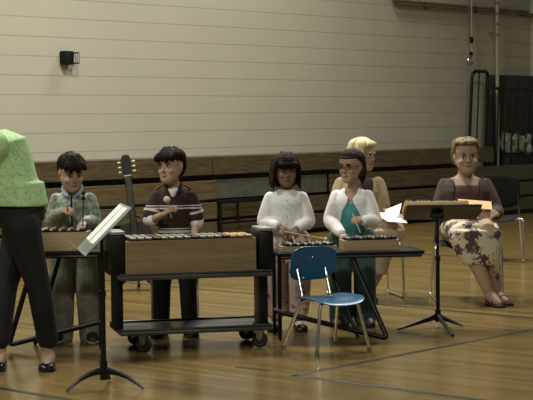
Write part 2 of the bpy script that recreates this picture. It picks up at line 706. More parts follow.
t0 = T(390)
te = T_END
s0 = FPX / (W0.y + t0 * WD.y)
zp = CAMH + (118.4 - 4.0) / s0
r = wallthing('wall_conduit', 'lower brown conduit running along the top of the wall and bending up', 'pipe', t0)
m = MB()
m.tube(bend([(0.0, -0.06, zp + 0.6), (0.0, -0.06, zp), (te - t0 - 0.02, -0.06, zp - 0.0)], 0.12, 8), 0.017, n=12)
m.build('conduit_pipe', M['pipe_d'], r)
for x in (0.8, 2.0, 3.2):
    if x < te - t0:
        MB().box((x, -0.03, zp), (0.03, 0.06, 0.07), bevel=0.004).build('pipe_strap', M['pipe_d'], r)
r = wallthing('wall_conduit', 'upper pale conduit running above the brown one along the wall top', 'pipe', t0)
m = MB()
m.tube(bend([(0.08, -0.035, zp + 0.6), (0.08, -0.035, zp + 0.062), (te - t0 - 0.15, -0.035, zp + 0.062), (te - t0 - 0.06, -0.035, zp - 0.02)], 0.08, 8), 0.026, n=12)
m.build('conduit_pipe', M['pipe'], r)

# wall cord with hook
tp = T(470.5, 0.1)
sp = FPX / (W0.y + tp * WD.y)
zat = lambda y, s, px: CAMH + (123.6 - 0.013 * px - y) / s
r = wallthing('hanging_hook', 'thin twin cords with a hook hanging down the wall beside the tall pipe', 'hook', tp)
m = MB()
m.tube([(-0.03, -0.11, 4.2), (-0.03, -0.11, zat(40, sp, 470))], 0.009, n=8)
m.build('cord', M['pipe_d'], r)
m = MB()
m.tube([(0.035, -0.11, 4.2), (0.035, -0.11, zat(58, sp, 470))], 0.012, n=8)
m.build('cord', M['pipe'], r)
z1, z2 = zat(40, sp, 470), zat(60, sp, 470)
MB().box((0.03, -0.11, z1), (0.05, 0.04, 0.09), bevel=0.01).build('snap_block', M['blackmat'], r)
MB().box((0.02, -0.11, (z1 + z2) / 2 - 0.05), (0.06, 0.03, 0.05), bevel=0.01).build('snap_block', M['blackmat'], r)
m = MB()
m.tube([(0.02, -0.11, z2 + .06), (-0.04, -0.11, z2 + 0.02), (-0.05, -0.11, z2 - 0.04), (0.0, -0.11, z2 - 0.07), (0.05, -0.11, z2 - 0.03)], 0.014, n=8, smooth=4)
m.tube([(0.0, -0.11, z2 - 0.07), (0.0, -0.11, z2 - 0.30)], 0.006, n=6)
m.build('hook', M['steel'], r)

tp = T(498, 0.14)
r = wallthing('standpipe', 'tall pale vertical pipe standing in front of the dark grey panel', 'pipe', tp)
MB().cyl((0, -0.14, 0), (0, -0.14, 7.0), 0.026).build('pipe_shaft', M['pipe'], r)
for z in (2.55, 2.7, 2.85, 3.0):
    MB().cyl((0, -0.14, z), (0, -0.14, z + 0.035), 0.032).build('pipe_collar', M['pipe_d'], r)
MB().box((0, -0.06, 2.6), (0.03, 0.12, 0.03)).build('wall_bracket', M['pipe_d'], r)

# dark mat panel, and the two black tube frames in front of it
tq = T(485)
sq = FPX / (W0.y + tq * WD.y)
r = wallthing('padded_panel', 'large dark grey padded panel behind the black barred gate', 'panel', tq)
zt = zat(74, sq, 490)
w3 = (te - tq - 0.02) / 3
for k in range(3):
    MB().box((w3 * (k + 0.5), -0.05, zt / 2), (w3 - 0.012, 0.09, zt - 0.01), bevel=0.02).build('pad', M['darkpanel'], r)

ta = T(473, 0.22)
sa = FPX / (W0.y + ta * WD.y)
tb = T(489, 0.22)
za = zat(71, sa, 478)
r = wallthing('safety_rail', 'narrow tall black tube frame with a rounded top beside the panel', 'rail', ta)
m = MB()
m.tube(bend([(-0.16, -0.22, 0.02), (0.0, -0.22, za), (tb - ta, -0.22, za), (tb - ta - 0.14, -0.22, 0.02)], 0.11, 8), 0.024, n=12)
m.build('frame_tube', M['black'], r)
m = MB()
for x in (0.17,):
    m.tube([(x - 0.15, -0.22, 0.02), (x, -0.22, za - 0.02)], 0.012, n=8)
m.build('upright_bar', M['black'], r)
tc_ = T(492, 0.30)
sc_ = FPX / (W0.y + tc_ * WD.y)
zc = zat(88, sc_, 500)
r = wallthing('tube_gate', 'wide black barred gate in front of the dark grey panel', 'gate', tc_)
Lg = te - tc_ - 0.05
m = MB()
m.tube(bend([(-0.10, -0.30, 0.02), (0.0, -0.30, zc), (Lg, -0.30, zc), (Lg - 0.02, -0.30, 0.02)], 0.1, 8), 0.023, n=12)
m.tube([(0, -0.30, 0.15), (Lg, -0.30, 0.15)], 0.02, n=10)
m.build('frame_tube', M['black'], r)
for k in range(1, 8):
    x = Lg * k / 8
    MB().tube([(x - 0.10 * (1 - k / 9), -0.30, 0.15), (x, -0.30, zc - 0.01)], 0.0125, n=8).build('upright_bar', M['black'], r)
# bag behind the bars
tg = T(519, 0.2)
r = MB()
random.seed(3)
for k in range(26):
    r.ball((random.uniform(-0.30, 0.3), random.uniform(-0.10, 0.10), 0.05 + 0.20 * random.random()), (random.uniform(0.05, 0.11), 0.05, random.uniform(0.04, 0.09)), n=10)
r.box((0, 0, 0.05), (0.6, 0.12, 0.1), bevel=0.02)
M['bag'] = mat('pale_green_plastic', (170, 176, 158), 0.45, noise=0.4, scale=14, col2=(96, 106, 92))
bag = r.build('plastic_bag', M['bag'], remesh=0.018, relax=2)
bag.location = W0 + WD * tg + WN * 0.18 + V((0, 0, 0.86))
bag.rotation_euler = (0, 0, WA)
tagp(bag, 'crumpled pale plastic bag behind the bars of the black gate', 'bag')
# low crate the bag lies on
r = wallthing('storage_crate', 'dark storage crate under the pale bag, behind the lower bleacher boards', 'crate', tg)
MB().box((0, -0.18, 0.41), (0.64, 0.18, 0.81), bevel=0.01).build('crate_body', M['darkpanel'], r)
MB().box((0, -0.18, 0.83), (0.66, 0.19, 0.03), bevel=0.006).build('crate_lid', M['darkpanel'], r)

# ------------------------------------------------------------------ cart with the large xylophone
CA = math.radians(14)
ct = thing('rolling_cart', 'black two-shelf rolling cart carrying the long brown xylophone', 'cart', (-0.475, 9.74, 0), CA)
for (z, th) in ((0.122, 0.026), (0.452, 0.03)):
    m = MB()
    m.box((0, 0, z), (0.93, 0.45, th), bevel=0.010)
    o = m.build('shelf', M['shelf'], ct)
    m = MB()
    zz = z + 0.018
    m.tube([(-0.46, -0.22, zz), (0.46, -0.22, zz), (0.46, 0.22, zz), (-0.46, 0.22, zz)], 0.008, n=8, closed=True)
    m.build('shelf_rim', M['black'], o)
for s in (-1, 1):
    m = MB()
    m.box((s * 0.448, 0, 0.29), (0.05, 0.18, 0.34), bevel=0.012)
    m.box((s * 0.455, 0, 0.58), (0.098, 0.24, 0.25), bevel=0.015)
    m.build('end_post', M['black'], ct)
    m = MB()
    m.box((s * 0.455, -0.02, 0.715), (0.085, 0.22, 0.022), bevel=0.006)
    m.build('post_cap', M['stand_desk'], ct)
for sx in (-1, 1):
    for sy in (-1, 1):
        m = MB()
        cx, cy = (-0.315 if sx < 0 else 0.395), sy * 0.175
        wo = MB().tube([V((cx, cy, 0.05)) + V((0, math.cos(t) * 0.036, math.sin(t) * 0.036)) for t in [2 * PI * k / 24 for k in range(24)]], 0.014, n=10, closed=True)
        wo.cyl((cx - 0.011, cy, 0.05), (cx + 0.011, cy, 0.05), 0.034, n=24)
        rz = Matrix.Translation((cx, cy, 0)) @ Matrix.Rotation(0.9 if sx < 0 else 1.2, 4, 'Z') @ Matrix.Translation((-cx, -cy, 0))
        wo.xf(rz)
        wheel = wo.build('caster_wheel', M['rubber'], ct)
        m.bm.free()
        m = MB()
        m.box((cx, cy, 0.105), (0.06, 0.06, 0.014), bevel=0.004)
        for q in (-1, 1):
            m.box((cx + q * 0.021, cy, 0.085), (0.005, 0.040, 0.062), bevel=0.001)
        m.cyl((cx - 0.026, cy, 0.05), (cx + 0.026, cy, 0.05), 0.008, n=12)
        m.xf(rz)
        m.build('caster_fork', M['steel'], wheel)


def cart_pt(x, y, z):
    return V((-0.475, 9.74, 0)) + RZ(CA) @ V((x, y, z))


def xylophone(label, loc, rz, L, D0, D1, H, boxm, n, cols, bar_over=0.02, group=None, name='xylophone', peg=True):
    """trapezoid wooden resonator box with a row of bars; the low end (deep) at -x"""
    r = thing(name, label, 'xylophone', loc, rz, group)
    t = 0.012
    fx0, fx1 = -L / 2, L / 2
    def yy(x, D_0, D_1):
        return D_0 + (D_1 - D_0) * (x - fx0) / L
    for s in (-1, 1):
        a = V((fx0, s * D0 / 2, 0)); b = V((fx1, s * D1 / 2, 0))
        d = (b - a)
        ang = math.atan2(d.y, d.x)
        MB().box(((a + b) / 2 + V((0, 0, H / 2))), (d.length, t, H), RZ(ang), bevel=0.002).build('side_board', boxm, r, smooth=False)
    for x, D in ((fx0 + t / 2, D0), (fx1 - t / 2, D1)):
        MB().box((x, 0, H / 2), (t, D - t, H), bevel=0.002).build('end_board', boxm, r, smooth=False)
    MB().box((0, 0, 0.006), (L - 0.02, min(D0, D1) - t, 0.01)).build('bottom_board', boxm, r, smooth=False)
    for s in (-1, 1):
        MB().tube([(fx0 + 0.01, s * D0 * 0.27, H + 0.003), (fx1 - 0.01, s * D1 * 0.27, H + 0.003)], 0.004, n=6).build('bar_cord', M['blackfelt'], r)
    for k in range(n):
        x = fx0 + 0.02 + (L - 0.04) * (k + 0.5) / n
        wd = (L - 0.04) / n * 0.80
        D = yy(x, D0, D1) + bar_over
        col = cols(k)
        m = MB().box((x, 0, H + 0.013), (wd, D, 0.012), bevel=0.003)
        b = m.build('bar', col, r, smooth=False)
        for s in (-1, 1):
            MB().cyl((x + wd * 0.62, s * D * 0.40, H), (x + wd * 0.62, s * D * 0.40, H + 0.024), 0.0025, n=8).build('peg', M['blackmat'], b)
    return r


xylophone('long brown box xylophone with grey bars on the black rolling cart', cart_pt(-0.012, -0.02, 0.4675), CA, 0.80, 0.27, 0.22, 0.20, M['box2'], 16,
          lambda k: M['bar_wood'] if k >= 13 else (M['bar_dark'] if k in (3, 8, 12) else M['bar_metal']))


# ------------------------------------------------------------------ tables
def folding_table(label, corner, length, depth, rz, ztop, foot, brace_end, side):
    """corner: front corner nearest the cart; the top runs away from it along side*x"""
    r = thing('folding_table', label, 'table', (corner[0], corner[1], 0), rz)
    inv = RZ(-rz)
    loc = V((corner[0], corner[1], 0))
    L = lambda p: inv @ (V(p) - loc)
    s = side
    MB().box((s * length / 2, depth / 2, ztop - 0.011), (length, depth, 0.022), bevel=0.006).build('tabletop', M['blackmat'], r)
    m = MB()
    m.tube([(s * 0.02, 0.012, ztop - 0.03), (s * (length - 0.02), 0.012, ztop - 0.03), (s * (length - 0.02), depth - 0.012, ztop - 0.03), (s * 0.02, depth - 0.012, ztop - 0.03)], 0.011, n=8, closed=True)
    m.build('apron_rim', M['black'], r)
    f = L(foot)
    be = L(brace_end)
    for yb in (0.0, depth - 0.06):
        f2 = V((f.x, f.y + yb, 0.014))
        topx = f.x - s * 0.17
        m = MB()
        if yb == 0:
            m.tube(bend([(topx, 0.04, ztop - 0.03), (f2.x, f2.y, 0.03), (be.x, be.y, be.z)], 0.035, 6), 0.016, n=10)
        else:
            m.tube([(topx - s * 0.13, depth - 0.04, ztop - 0.03), V((f2.x - s * 0.13, f2.y, f2.z))], 0.0135, n=10)
        m.build('outer_leg', M['black'], r)
    for y in (0.05, depth - 0.05):
        MB().tube([(s * 0.012, y, ztop - 0.03), (s * 0.012, y, 0.012)], 0.0125, n=10).build('inner_leg', M['black'], r)
    return r


TR = math.radians(7.5)
right_table = folding_table('low black folding table behind the blue chair, holding two small xylophones', (0.072, 9.926, 0), 0.93, 0.36, TR, 0.55, PT(387.5, 343, 9.78), PT(275, 311, 9.84), 1)
left_table = folding_table('low black folding table between the adult in green and the cart', (-1.0, 9.60, 0), 0.98, 0.27, 0.0, 0.60, PT(9, 351, 9.66), PT(100, 322, 9.62), -1)

# xylophones on the tables
tl = lambda x, y, z: V((0.10, 9.93, 0)) + RZ(TR) @ V((x, y, z))
xylophone('small xylophone with dark and pale bars in front of the girl with black hair', tl(0.18, 0.16, 0.5505), TR, 0.35, 0.17, 0.14, 0.035, M['box1'], 13,
          lambda k: M['bar_white'] if k % 2 else M['bar_dark'])
xylophone('small brown box xylophone in front of the girl with glasses', tl(0.575, 0.15, 0.5505), TR, 0.36, 0.17, 0.13, 0.066, M['box1'], 12,
          lambda k: M['bar_dark'] if k % 3 else M['bar_metal'])
xylophone('tan box xylophone in front of the boy in the grey fleece', (-1.25, 9.735, 0.6005), 0.0, 0.33, 0.17, 0.14, 0.115, M['box1'], 11,
          lambda k: M['bar_white'] if k % 2 else M['bar_dark'])


# ------------------------------------------------------------------ music stands
def stand_base(r, hz, zhub, ends, arch):
    MB().cyl((0, 0, zhub - 0.03), (0, 0, hz * 0.62), 0.0135, n=16).build('pole', M['black'], r)
    MB().cyl((0, 0, hz * 0.5), (0, 0, hz), 0.0095, n=16).build('inner_pole', M['black'], r)
    m = MB()
    m.cyl((0, 0, hz * 0.60), (0, 0, hz * 0.64), 0.018, n=16)
    m.build('collar', M['blackmat'], r)
    for e in ends:
        e = V(e) - V(r.location)
        rleg = e.length - 0.008
        d = e.normalized()
        n_ = V((-d.y, d.x, 0))
        m = MB()
        secs = []
        for t in (0, 0.15, 0.35, 0.6, 0.85, 1.0):
            z = zhub * 0.62 * (1 - t ** (2.0 if arch else 1.0)) + 0.010
            c = d * (0.008 + rleg * t) + V((0, 0, z))
            secs.append((c, n_ * 0.012, V((0, 0, 1)) * (0.016 * (1 - t) + 0.006)))
        m.loft(secs, n=12)
        m.build('foot', M['black'], r)
    MB().cyl((0, 0, zhub * 0.35), (0, 0, zhub + 0.01), 0.02, n=16).build('hub', M['black'], r)


p = F(104, 389)
r = thing('music_stand', 'black music stand with tilted grey desk holding white sheets, in front of the cart', 'music stand', p)
stand_base(r, 0.80, 0.14, (F(67, 393), F(143, 390.5), F(109, 381)), True)
# desk: w across (towards the camera), u up the desk
w_ = V((0.20, -0.98, 0)).normalized()
u_ = (V((0.98, 0.20, 0)).normalized() + V((0, 0, 1))).normalized()
n_ = w_.cross(u_)
if n_.x > 0:
    n_ = -n_
c_ = V((0.01, 0.0, 0.83))
R3 = Matrix((w_, u_, n_)).transposed()
m = MB()
m.box(c_, (0.50, 0.335, 0.004), R3, bevel=0.0015)
dk = m.build('desk', M['stand_desk'], r)
m = MB()
m.box(c_ - u_ * 0.168 + n_ * 0.028, (0.50, 0.004, 0.06), R3, bevel=0.001)
m.build('desk_lip', M['stand_desk'], dk)
m = MB()
m.box(c_ - n_ * 0.012, (0.10, 0.09, 0.02), R3, bevel=0.004)
m.cyl(V((0, 0, 0.78)), c_ - n_ * 0.01, 0.012)
m.build('tilt_bracket', M['black'], r)
base = p
for i, (aw, au, lw, lu, ang, lb) in enumerate([(0.075, 0.028, 0.19, 0.25, 0.03, 'white sheet nearest the viewer on the tilted music stand desk'), (-0.125, 0.030, 0.18, 0.25, -0.02, 'white sheet farther back on the tilted music stand desk')]):
    m = MB()
    m.box(c_ + w_ * aw + u_ * au + n_ * (0.004 + 0.0015 * i), (lw, lu, 0.0015), R3 @ Matrix.Rotation(ang, 3, 'Z'))
    o = m.build('sheet_music', M['paper'], smooth=False)
    o.location = base
    tagp(o, lb, 'sheet of paper', 'sheets on the grey music stand desk')

p = F(438, 327)
r = thing('music_stand', 'black music stand with a flat desk in front of the seated woman in purple', 'music stand', p)
stand_base(r, 0.735, 0.10, (F(398, 331), F(463, 327.5), F(453, 337)), False)
tl_ = math.radians(20)
R3 = RX(-tl_)            # near edge raised, so its back faces the viewer
c_ = V((0.035, 0.03, 0.755))
m = MB()
m.box(c_, (0.49, 0.30, 0.006), R3, bevel=0.002)
m.box(c_ + R3 @ V((0, -0.15, 0.004)), (0.49, 0.005, 0.014), R3, bevel=0.002)
dk = m.build('desk', M['black'], r)
MB().box(c_ + R3 @ V((0, 0.15, 0.022)), (0.49, 0.004, 0.045), R3, bevel=0.001).build('desk_lip', M['black'], dk)
MB().box((0, 0.0, 0.733), (0.08, 0.08, 0.03), bevel=0.006).build('tilt_bracket', M['black'], r)
# bell set on the desk
g = thing('glockenspiel', 'small bell set with grey keys lying on the flat black music stand', 'glockenspiel', p)
cb = c_ + R3 @ V((-0.05, -0.04, 0.0215))
MB().box(cb, (0.42, 0.20, 0.034), R3, bevel=0.004).build('frame', M['tanpaper'], g)
for k in range(17):
    x = -0.195 + 0.39 * k / 16
    Lk = 0.19 - 0.05 * k / 16
    MB().box(cb + R3 @ V((x, 0, 0.024)), (0.018, Lk, 0.012), R3, bevel=0.002).build('key', M['bar_metal'] if k % 5 != 2 else M['bar_dark'], g, smooth=False)

# ------------------------------------------------------------------ blue chair
cp = F(329, 351)
r = thing('school_chair', 'empty blue plastic school chair with chrome legs in front of the two girls', 'chair', cp, 0)
CH = math.radians(31)
RC = RZ(CH)     # local -y = the way the chair faces


def cc(x, y, z):
    return RC @ V((x, y, z))


# seat: rounded pan
def pan(m, c, w, d, th, Rm, sag=0.0, roll=0.0, n=12, pw=3.2, wtop=None):
    """rounded slab; local x width, y depth, z thickness"""
    def prof(sc, z):
        out = []
        for i in range(40):
            t = 2 * PI * i / 40
            ctt, stt = math.cos(t), math.sin(t)
            e = 2.0 / pw
            x = math.copysign(abs(ctt) ** e, ctt) * w / 2 * sc
            y = math.copysign(abs(stt) ** e, stt) * d / 2 * sc
            if wtop:
                x *= 1 + (wtop / w - 1) * (y / (d / 2))
            out.append((x, y, z))
        return out

    def curve(x, y):
        u = x / (w / 2)
        v = y / (d / 2)
        z = sag * (u * u * 0.9 - 0.5)
        if roll and v < -0.4:
            z -= roll * ((-v - 0.4) / 0.6) ** 2
        return z
    rr = [(0.03, -th / 2), (0.4, -th / 2), (0.75, -th / 2), (0.97, -th / 2), (1.0, -th / 4), (1.0, th / 4), (0.97, th / 2), (0.75, th / 2), (0.4, th / 2), (0.03, th / 2)]
    R = []
    for sc, z in rr:
        R.append([V(c) + Rm @ V((x, y, z_ + curve(x, y))) for x, y, z_ in prof(sc, z)])
    m.rings(R)


m = MB()
pan(m, cc(0, -0.015, 0.322), 0.37, 0.345, 0.010, RC, sag=0.018, roll=0.025)
m.build('seat', M['bluepl'], r)
Rb = RC @ RX(math.radians(90 - 12)) 
m = MB()
pan(m, cc(0, 0.178, 0.510), 0.325, 0.212, 0.010, RC @ RX(math.radians(90 + 12)) , sag=0.03, pw=3.6, wtop=0.34)
bk = m.build('backrest', M['bluepl'], r)
for (x, z) in ((0, 0.552), (-0.085, 0.432), (0.085, 0.432)):
    yb = 0.178 + (z - 0.510) * math.tan(math.radians(12)) * 1.0
    MB().ball(cc(x, yb - 0.014 + 0.02 * abs(x) / 0.16 * -0.2, z), (0.0075, 0.0075, 0.0075), n=10).build('rivet', M['chrome'], bk)
for s in (-1, 1):
    m = MB()
    m.tube(bend([cc(s * 0.085, 0.02, 0.305), cc(s * 0.10, 0.13, 0.307), cc(s * 0.10, 0.19, 0.48)], 0.03, 5), 0.0095, n=10)
    m.build('back_support', M['chrome'], r)
    for q in (-1, 1):
        y0 = 0.10 if q > 0 else -0.11
        y1 = 0.215 if q > 0 else -0.155
        m = MB()
        m.tube(bend([cc(s * 0.02, y0, 0.302), cc(s * 0.13, y0, 0.302), cc(s * 0.185, y1, 0.022)], 0.03, 5), 0.0105, n=12)
        lg = m.build('leg', M['chrome'], r)
        MB().cyl(cc(s * 0.186, y1, 0.0), cc(s * 0.184, y1, 0.025), 0.0135, n=14).build('glide', M['steel'], lg)
MB().box(cc(0, 0, 0.303), (0.10, 0.26, 0.012), RC, bevel=0.003).build('under_frame', M['blackmat'], r)


# ------------------------------------------------------------------ sled chairs
def sled_chair(label, loc, rz, hw=0.24, seat=True, backz=0.80):
    r = thing('stacking_chair', label, 'chair', loc, rz)
    m = MB()
    pan(m, (0, 0.0, 0.435), 0.44, 0.42, 0.014, Matrix.Identity(3), sag=0.02, roll=0.03)
    m.build('seat', M['blackmat'], r)
    m = MB()
    pan(m, (0, 0.235, 0.66), 0.44, 0.33, 0.012, RX(math.radians(100)), sag=0.03)
    m.build('backrest', M['blackmat'], r)
    for s in (-1, 1):
        m = MB()
        m.tube(bend([(s * 0.12, -0.12, 0.42), (s * hw, -0.15, 0.42), (s * hw, -0.20, 0.012), (s * hw, 0.24, 0.012), (s * (hw - 0.03), 0.16, 0.42)], 0.04, 6), 0.0115, n=10)
        m.build('sled_frame', M['chrome'], r)
        MB().tube([(s * (hw - 0.03), 0.16, 0.42), (s * 0.2, 0.22, 0.56), (s * 0.2, 0.25, 0.74)], 0.0115, n=10, smooth=3).build('back_post', M['black'], r)
    return r


# ------------------------------------------------------------------ guitar and its stand
gp = F(131, 290)
GL = 1.0
g = thing('guitar', 'dark acoustic guitar standing upright behind the cart', 'guitar', gp)
RG = RY(math.radians(-7.0)) @ RX(math.radians(-8))      # lean left and back


def gg(x, y, z):
    return RG @ V((x, y, z)) + V((0.09, -0.06, 0.08))


out = []
prof = [(0.0, 0.0), (0.10, 0.01), (0.165, 0.05), (0.185, 0.12), (0.165, 0.19), (0.125, 0.25), (0.118, 0.29), (0.135, 0.35), (0.138, 0.40), (0.115, 0.45), (0.06, 0.475), (0.0, 0.48)]
pp, _ = catmull([V((a, b, 0)) for a, b in prof], [0] * len(prof), 4)
oln = [(q.x, q.y) for q in pp] + [(-q.x, q.y) for q in reversed(pp[1:-1])]
MT = Matrix.Translation(V((0.09, -0.06, 0.08))) @ RG.to_4x4() @ Matrix.Rotation(PI / 2, 4, 'X')
MB().prism(oln, -0.05, 0.05, bevel=0.006).xf(MT).build('body', M['guitar_top'], g)
m = MB()
m.cyl((0, 0.31, 0.050), (0, 0.31, 0.0525), 0.046, n=28)
m.xf(MT).build('sound_hole', M['blackfelt'], g)
m = MB()
m.box((0, 0.14, 0.054), (0.17, 0.025, 0.01), bevel=0.002)
m.xf(MT).build('bridge', M['guitar_neck'], g)
m = MB()
m.box((0, 0.62, 0.048), (0.056, 0.50, 0.026), bevel=0.006)
m.xf(MT).build('neck', M['guitar_neck'], g)
m = MB()
hd = [(-0.03, 0.86), (-0.038, 0.89), (-0.04, 1.00), (-0.03, 1.03), (0.0, 1.04), (0.03, 1.03), (0.04, 1.00), (0.038, 0.89), (0.03, 0.86)]
m.prism(hd, 0.03, 0.05, bevel=0.003)
m.xf(MT)
ho = m.build('headstock', M['guitar_top'], g)
MB().box((0, 0.865, 0.06), (0.058, 0.008, 0.01)).xf(MT).build('nut', M['ivory'], g)
for s in (-1, 1):
    for k in range(3):
        MB().ball((s * 0.06, 0.90 + 0.04 * k, 0.035), (0.014, 0.008, 0.011), n=10).cyl((s * 0.035, 0.90 + 0.04 * k, 0.035), (s * 0.06, 0.90 + 0.04 * k, 0.035), 0.003, n=6).xf(MT).build('tuning_peg', M['ivory'], ho)
m = MB()
for k in range(6):
    x = -0.02 + 0.008 * k
    m.tube([(x, 0.14, 0.062), (x * 0.9, 0.86, 0.066)], 0.0012, n=5, caps=False)
m.xf(MT).build('strings', M['steel'], g)

s_ = thing('guitar_stand', 'black folding stand under the guitar behind the cart', 'guitar stand', gp)
MB().tube([(0.05, 0.10, 0.10), (0.03, 0.10, 0.62)], 0.011, n=10).build('stand_post', M['black'], s_)
for a in (215, 325, 90):
    a = math.radians(a)
    e = V((0.05 + 0.20 * math.cos(a), 0.02 + 0.17 * math.sin(a), 0.014))
    lg = MB().tube([(0.05, 0.10, 0.16), e], 0.010, n=8).build('stand_leg', M['black'], s_)
    MB().ball(e, (0.016, 0.016, 0.014), n=10).build('rubber_foot', M['rubber'], lg)
m = MB()
for s in (-1, 1):
    m.tube(bend([(0.05, 0.10, 0.11), (0.05 + s * 0.10, 0.06, 0.085), (0.05 + s * 0.10, -0.13, 0.075), (0.05 + s * 0.10, -0.14, 0.12)], 0.03, 4), 0.009, n=8)
m.build('cradle_arm', M['black'], s_)
m = MB()
for s in (-1, 1):
    m.tube([(0.03, 0.10, 0.60), (0.03 + s * 0.05, 0.03, 0.60), (0.03 + s * 0.055, -0.02, 0.60)], 0.008, n=8, smooth=3)
m.build('neck_yoke', M['black'], s_)

# ------------------------------------------------------------------ people
def lerp(a, b, t):
    return V(a) * (1 - t) + V(b) * t


def unit(v):
    v = V(v)
    return v.normalized() if v.length > 1e-9 else V((0, 0, 1))


def limb(m, pts, rads, n=14, smooth=3):
    m.tube(pts, rads, n=n, smooth=smooth)


def hand(m, wr, d, pn, th, k=1.0, curl=0.5, spread=1.0):
    """wr wrist, d direction of the palm, pn palm normal (fingers curl towards it), th thumb side"""
    d, pn = unit(d), unit(pn)
    pn = (pn - d * pn.dot(d)).normalized()
    s = d.cross(pn).normalized()
    if s.dot(V(th)) < 0:
        s = -s
    L = 0.075 * k
    m.loft([(V(wr) - d * 0.01 * k, s * 0.020 * k, pn * 0.015 * k), (V(wr) + d * L * 0.35, s * 0.028 * k, pn * 0.014 * k), (V(wr) + d * L * 0.8, s * 0.034 * k, pn * 0.013 * k), (V(wr) + d * L * 1.02, s * 0.033 * k, pn * 0.009 * k)], n=16)
    for i, (off, ln) in enumerate(((0.026, 0.066), (0.009, 0.074), (-0.009, 0.068), (-0.026, 0.052))):
        a = 0.0
        p = V(wr) + d * L * 0.86 + s * off * k
        pts = [p]
        dd = (d + s * off * 2.5 * spread).normalized()
        for j, fr in enumerate((0.45, 0.32, 0.23)):
            a += curl * (0.7 if j == 0 else 0.95)
            v = dd * math.cos(a) + pn * math.sin(a)
            p = p + v * ln * k * (fr + (0.12 if j == 0 else 0))
            pts.append(p)
        m.tube(pts, [0.0095 * k, 0.009 * k, 0.008 * k, 0.0065 * k], n=10)
    p0 = V(wr) + d * L * 0.18 + s * 0.018 * k
    p1 = p0 + (s * 0.8 + d * 0.8 + pn * 0.3).normalized() * 0.032 * k
    p2 = p1 + (d * 1.0 + s * 0.2 + pn * 0.5 * (0.5 + curl)).normalized() * 0.028 * k
    p3 = p2 + (d * 0.8 + pn * 0.9 * curl - s * 0.2).normalized() * 0.022 * k
    m.tube([p0, p1, p2, p3], [0.013 * k, 0.0115 * k, 0.010 * k, 0.008 * k], n=10)


HEADP = [(-.52, .05, .30, -.12), (-.50, .11, .345, -.02), (-.46, .16, .385, .02), (-.38, .215, .395, .07), (-.28, .262, .385, .16), (-.16, .30, .375, .28), (-.05, .325, .36, .36),
         (.05, .340, .36, .40), (.16, .352, .385, .42), (.28, .34, .37, .41), (.38, .295, .31, .36), (.45, .22, .23, .28), (.49, .12, .13, .17), (.505, .03, .03, .05)]


def head_parts(H, R, c):
    f = lambda x, y, z: V(c) + R @ (V((x, y, z)) * H)
    return f


def head_mesh(m, H, R, c, chubby=1.0, nose=1.0):
    f = head_parts(H, R, c)
    ax, ay = R @ V((1, 0, 0)), R @ V((0, 1, 0))
    secs = []
    for (z, w, yf, yb) in HEADP:
        ch = chubby if z < -0.05 else 1.0
        secs.append((f(0, (yb - yf) / 2, z), ax * w * H * ch, ay * (yf + yb) / 2 * H))
    m.loft(secs, n=28, p=2.15)
    # brow, cheeks, nose, lips, ears
    m.ball(f(0, -0.325, 0.105), (0.21 * H, 0.06 * H, 0.035 * H), rot=R)
    for s in (-1, 1):
        m.ball(f(s * 0.17, -0.285, -0.14), (0.095 * H * chubby, 0.085 * H, 0.09 * H), rot=R)
        m.ball(f(s * 0.355, 0.03, -0.02), (0.03 * H, 0.065 * H, 0.105 * H), rot=R @ RZ(s * 0.35))
    m.tube([f(0, -0.355, 0.06), f(0, -0.405, -0.04), f(0, -0.435 - 0.02 * (nose - 1), -0.115)], [0.026 * H, 0.030 * H * nose, 0.040 * H * nose], n=12)
    for s in (-1, 1):
        m.ball(f(s * 0.040, -0.395, -0.13), (0.034 * H, 0.034 * H, 0.026 * H), rot=R)
    m.ball(f(0, -0.355, -0.40), (0.085 * H, 0.055 * H, 0.06 * H), rot=R)


def face_details(root, H, R, c, smile=0.0, lips=None, brow='hair_dark', look=(0, 0), small=1.0):
    f = head_parts(H, R, c)
    for s in (-1, 1):
        e = MB().ball(f(s * 0.145, -0.335, 0.012), (0.062 * H * small, 0.04 * H, 0.034 * H * small), rot=R, n=14).build('eye', M['eyew'], root)
        MB().ball(f(s * 0.145 + look[0], -0.366, 0.012 + look[1]), (0.030 * H, 0.014 * H, 0.031 * H * small), rot=R, n=12).build('iris', M['iris'], e)
        MB().tube([f(s * 0.06, -0.392, 0.10), f(s * 0.145, -0.392, 0.128), f(s * 0.225, -0.355, 0.095)], [0.013 * H, 0.017 * H, 0.010 * H], n=8, smooth=3).build('eyebrow', M[brow], root)
        MB().tube([f(s * 0.085, -0.372, 0.022), f(s * 0.145, -0.380, 0.052), f(s * 0.21, -0.352, 0.022)], 0.010 * H, n=6, smooth=3).build('eyelid', M['iris'], root)
    q = 0.03 * smile
    wd = 0.105 + 0.03 * smile
    MB().tube([f(-wd, -0.345, -0.265 + q), f(-0.045, -0.392, -0.262 - q * 0.3), f(0, -0.398, -0.268 - q * 0.4), f(0.045, -0.392, -0.262 - q * 0.3), f(wd, -0.345, -0.265 + q)], [0.006 * H, 0.020 * H, 0.022 * H, 0.020 * H, 0.006 * H], n=10, smooth=3).build('lips', lips or M['lips'], root)


def hair_shell(m, H, R, c, rings, n=28, p=2.1, tilt=0):
    R = R @ RX(math.radians(-tilt))
    f = head_parts(H, R, c)
    ax, ay = R @ V((1, 0, 0)), R @ V((0, 1, 0))
    m.loft([(f(0, (yb - yf) / 2, z), ax * w * H, ay * (yf + yb) / 2 * H) for (z, w, yf, yb) in rings], n=n, p=p)


